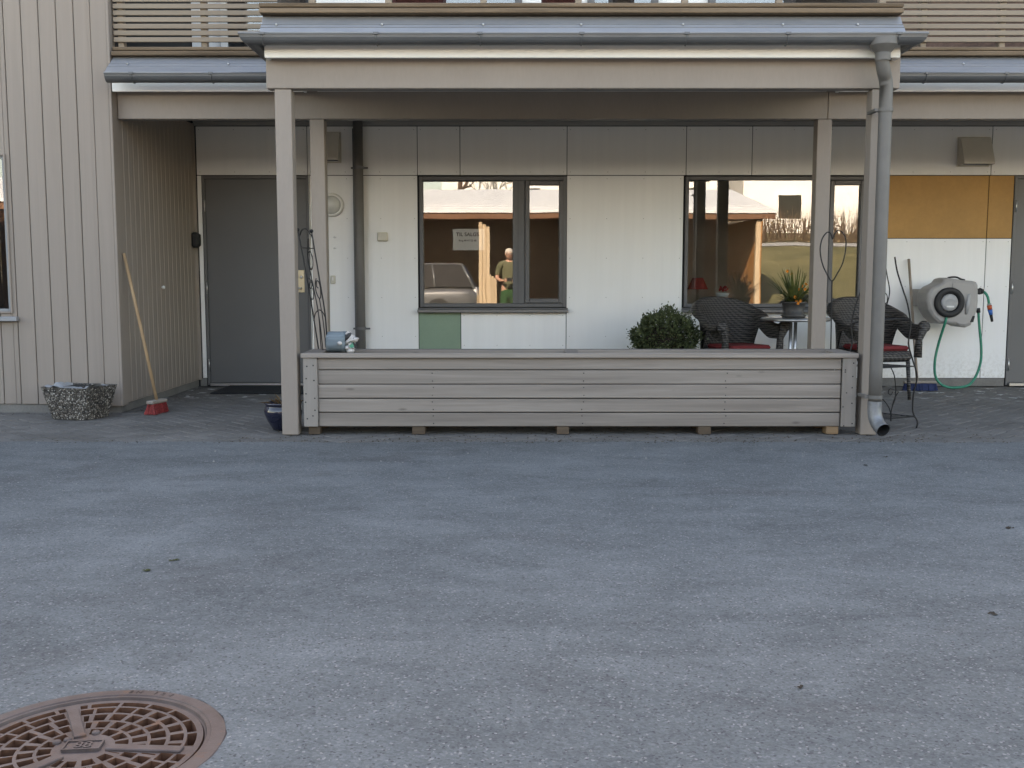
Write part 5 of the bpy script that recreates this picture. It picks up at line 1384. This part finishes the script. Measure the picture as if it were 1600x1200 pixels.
for k in range(1500):
    x = random.uniform(7.5, 30); y = random.uniform(-26, -24.6); z0 = bankz(y); h = random.uniform(.9, 1.75)
    p = Vector((x, y, z0)); q_ = Vector((x + random.gauss(0, .25), y + random.gauss(0, .2), z0 + h)); w = random.uniform(.010, .022)
    m_ = p.lerp(q_, .5) + Vector((random.gauss(0, .06), 0, 0)); d = Vector((w, 0, 0))
    g.add([p - d, p + d, m_ + d * .8, m_ - d * .8, q_], [(0, 1, 2, 3), (3, 2, 4)])
obj('twigs', g, m_twig, hg, recalc=False)
g = MB()
for k in range(2600):
    x = random.uniform(7.5, 30); y = random.uniform(-26, -24.5); z = bankz(y) + .05 + 1.35 * random.random() ** 2.6; r = random.uniform(.025, .06); a = random.random() * 6.28; t = random.random() * 3
    u_ = Vector((math.cos(a), math.sin(a) * .5, math.sin(t))) * r; v_ = Vector((-math.sin(a), .3, math.cos(t))) * r * .6; p = Vector((x, y, z))
    g.add([p - u_, p + v_, p + u_, p - v_], [(0, 1, 2, 3)])
obj('foliage', g, m_hleaf, hg, recalc=False)
def house(x0, x1, y0, depth, z0, hh, rh, label, wins):
    h = thing('house', label, 'house', ((x0 + x1) / 2, y0 - depth / 2, z0))
    obj('wall', MB().box(x0, x1, y0 - depth, y0, z0 - 1, z0 + hh), m_housew, h)
    obj('roof', MB().prism([(x0 - .4, y0 + .5, z0 + hh - .15), (x0 - .4, y0 - depth / 2, z0 + hh + rh), (x0 - .4, y0 - depth - .5, z0 + hh - .15)], (x1 - x0 + .8, 0, 0)), m_gutter, h)
    for a, b, c, d in wins:
        f = MB(); frame_box(f, a, b, c, d, .1, y0 + .002, y0 + .06); w_ = obj('window', f, m_housew, h); obj('pane', MB().box(a + .1, b - .1, y0 + .01, y0 + .03, c + .1, d - .1), m_cglass, w_)
house(12.2, 26, -34, 9, 3.4, 6.2, 3.0, 'large white house behind the hedge, mirrored in the right window', [(14.9, 15.7, 7.4, 8.4), (17.5, 19, 7, 8.4), (21, 22.4, 7, 8.4), (14, 15.4, 4.2, 5.6), (18.5, 20, 4.2, 5.6)])
house(-3.5, 10.4, -31, 9, 3.2, 3.6, 3.2, 'white house with low eaves beyond the carport roof', [(5, 6.5, 4.4, 5.7), (8, 9.2, 4.4, 5.7), (0, 1.5, 4.4, 5.7)])
def bare_tree(x, y, z, h, seed, label):
    random.seed(seed); t = thing('bare_tree', label, 'tree', (x, y, z), 'bare trees beyond the carport'); tr_ = MB(); br = MB()
    def grow(mb, p, d, L, r, lev):
        q_ = p + d * L; m_ = p.lerp(q_, .5) + Vector((random.gauss(0, .05), random.gauss(0, .05), 0)) * L
        mb.tube([p, m_, q_], [r, r * .85, r * .65], 7 if lev < 2 else 4, cap=False)
        if lev >= 5: return
        for k in range(3 if lev < 3 else 2):
            nd = (d + Vector((random.gauss(0, .55), random.gauss(0, .55), random.gauss(.15, .3)))).normalized()
            grow(br, q_ if k else m_.lerp(q_, .5), nd, L * random.uniform(.6, .82), r * .58, lev + 1)
    grow(tr_, Vector((x, y, z - .2)), Vector((0, 0, 1)), h * .33, h * .022, 0)
    obj('trunk', tr_, m_bark, t); obj('crown', br, m_twig, t, recalc=False)
bare_tree(-5.6, -21, 2.4, 7, 3, 'bare leafless tree behind the carport roof at far left'); bare_tree(-2.4, -27.2, 2.8, 8, 5, 'bare leafless tree in front of the low white house'); bare_tree(27.5, -29, 3.0, 9, 8, 'bare leafless tree beside the large white house')

# ------------------------------------------------------------------ the photographer, mirrored in the left window
m_skin = M('skin', (.46, .25, .17), .55, .08, 12); m_hair = M('grey_hair', (.50, .46, .40), .8, .2, 60); m_shirt = M('olive_shirt', (.10, .10, .055), .9, .1, 12, bst=.3, bsc=60); m_trouser = M('green_trousers', (.018, .065, .02), .9, .12, 10, bst=.3, bsc=40)
per = thing('person', 'grey-haired person in olive shirt and green trousers holding a camera, mirrored', 'person', (0, -.42, 0))
def skin(name, V_, E_, mat, parent, sub=2):
    me = bpy.data.meshes.new(name); me.from_pydata([v[0] for v in V_], E_, []); me.materials.append(mat)
    o = bpy.data.objects.new(name, me); col.objects.link(o); hook(o, parent)
    o.modifiers.new('Skin', 'SKIN').use_smooth_shade = True
    sd = me.skin_vertices[0].data
    for i, v in enumerate(V_):
        r = v[1]; sd[i].radius = r if isinstance(r, tuple) else (r, r); sd[i].use_root = (i == 0)
    m_ = o.modifiers.new('Sub', 'SUBSURF'); m_.levels = sub; m_.render_levels = sub
    return o
PX, PY = .0, -.44
def hand_pts(sx):   # wrist, then palm; fingers close on the camera held at (0, -.10, 1.07)
    return Vector((sx * .115, -.155, 1.055))
V_ = [((PX, PY, .95), (.15, .11)), ((PX, PY, 1.12), (.145, .105)), ((PX, PY - .01, 1.30), (.165, .115)), ((PX, PY, 1.42), (.11, .085)), ((PX, PY + .015, 1.475), .052), ((PX, PY + .03, 1.53), (.058, .062)), ((PX, PY + .045, 1.585), (.072, .088)), ((PX, PY + .045, 1.645), (.074, .092)), ((PX, PY + .035, 1.69), (.05, .06))]
E_ = [(i, i + 1) for i in range(8)]
for sx in (-1, 1):
    b0 = len(V_)
    V_ += [((sx * .185, PY, 1.385), .062), ((sx * .235, PY - .02, 1.22), .048), ((sx * .255, PY + .01, 1.10), .042), ((sx * .19, PY + .14, 1.065), .035), ((sx * .135, PY + .24, 1.055), .026), ((sx * .105, PY + .285, 1.06), (.024, .036))]
    E_ += [(3, b0)] + [(b0 + i, b0 + i + 1) for i in range(5)]
    b1 = len(V_)
    V_ += [((sx * .10, PY, .84), .092), ((sx * .11, PY + .01, .50), .062), ((sx * .115, PY - .02, .12), .045), ((sx * .12, PY + .10, .045), .035)]
    E_ += [(0, b1)] + [(b1 + i, b1 + i + 1) for i in range(3)]
nb = len(V_); V_ += [((PX, PY + .128, 1.592), .012)]; E_ += [(6, nb)]
skin('body', V_, E_, m_skin, per)
for sx in (-1, 1):
    for k, (dy, dz, L) in enumerate(((.025, .022, .9), (.034, .006, 1.0), (.032, -.010, .95), (.024, -.024, .75))):
        w = Vector((sx * .098, PY + .30 + dy * .3, 1.06 + dz)); a = w + Vector((-sx * .012, .030 * L, 0)); b = a + Vector((-sx * .026 * L, .004, -.002)); c = b + Vector((-sx * .018 * L, -.012, -.002))
        skin('finger', [(w, .010), (a, .0095), (b, .0085), (c, .0075)], [(0, 1), (1, 2), (2, 3)], m_skin, per, 1)
    w = Vector((sx * .10, PY + .27, 1.085)); skin('thumb', [(w, .012), (w + Vector((-sx * .02, .012, .012)), .0105), (w + Vector((-sx * .045, .016, .006)), .009)], [(0, 1), (1, 2)], m_skin, per, 1)
SV = [((PX, PY, .86), (.176, .134)), ((PX, PY, .95), (.174, .13)), ((PX, PY, 1.12), (.165, .125)), ((PX, PY - .01, 1.30), (.182, .132)), ((PX, PY, 1.425), (.12, .092))]; SE = [(0, 1), (1, 2), (2, 3), (3, 4)]
for sx in (-1, 1):
    b0 = len(SV); SV += [((sx * .19, PY, 1.385), .078), ((sx * .238, PY - .02, 1.22), .066), ((sx * .250, PY - .005, 1.15), .064)]; SE += [(4, b0), (b0, b0 + 1), (b0 + 1, b0 + 2)]
skin('shirt', SV, SE, m_shirt, per)
TV = [((PX, PY, .93), (.162, .122)), ((PX, PY, .86), (.16, .12))]; TE = [(0, 1)]
for sx in (-1, 1):
    b0 = len(TV); TV += [((sx * .10, PY, .76), .108), ((sx * .112, PY + .008, .48), .088), ((sx * .118, PY - .015, .12), .08)]; TE += [(1, b0), (b0, b0 + 1), (b0 + 1, b0 + 2)]
skin('trousers', TV, TE, m_trouser, per)
for sx in (-1, 1): obj('shoe', MB().ball((sx * .12, PY + .07, .045), .05, .14, .043, 14, 8), m_blackp, per)
random.seed(8)
hb_ = MB(); hb_.ball((PX, PY + .03, 1.635), .088, .105, .085, 16, 10); hair = obj('hair', hb_, m_hair, per)
fa = MB(); fa.ball((PX, PY + .075, 1.575), .068, .075, .085, 16, 10); obj('face', fa, m_skin, per)
for sx in (-1, 1):
    obj('eye', MB().ball((sx * .028, PY + .143, 1.60), .009, n=8, m=6), m_whitep, per); obj('ear', MB().ball((sx * .078, PY + .045, 1.59), .012, .022, .032, 8, 6), m_skin, per)
    obj('glasses_rim', MB().tube([(sx * .032 + .024 * math.cos(R(t)), PY + .155, 1.598 + .018 * math.sin(R(t))) for t in range(0, 360, 30)], .0042, 5, closed=True), m_blackp, per)
obj('mouth', MB().ball((PX, PY + .137, 1.535), .022, .01, .006, 10, 6), M('lips', (.33, .12, .10), .5), per)
obj('nose', MB().ball((PX, PY + .152, 1.57), .014, .018, .022, 10, 7), m_skin, per)
kc = thing('photo_camera', 'small black camera held in the hands of the mirrored person', 'camera', (0, -.09, 1.03))
obj('camera_body', MB().box(-.062, .062, -.150, -.090, 1.045, 1.115, .010), m_blackp, kc)
obj('lens_barrel', MB().lathe([(.034, -.0895), (.034, -.05), (.030, -.045), (.027, -.05), (.0, -.056)], (0, 0, 1.078), 24, axis='y'), m_blackp, kc)
per.location.x -= .06; kc.location.x -= .05
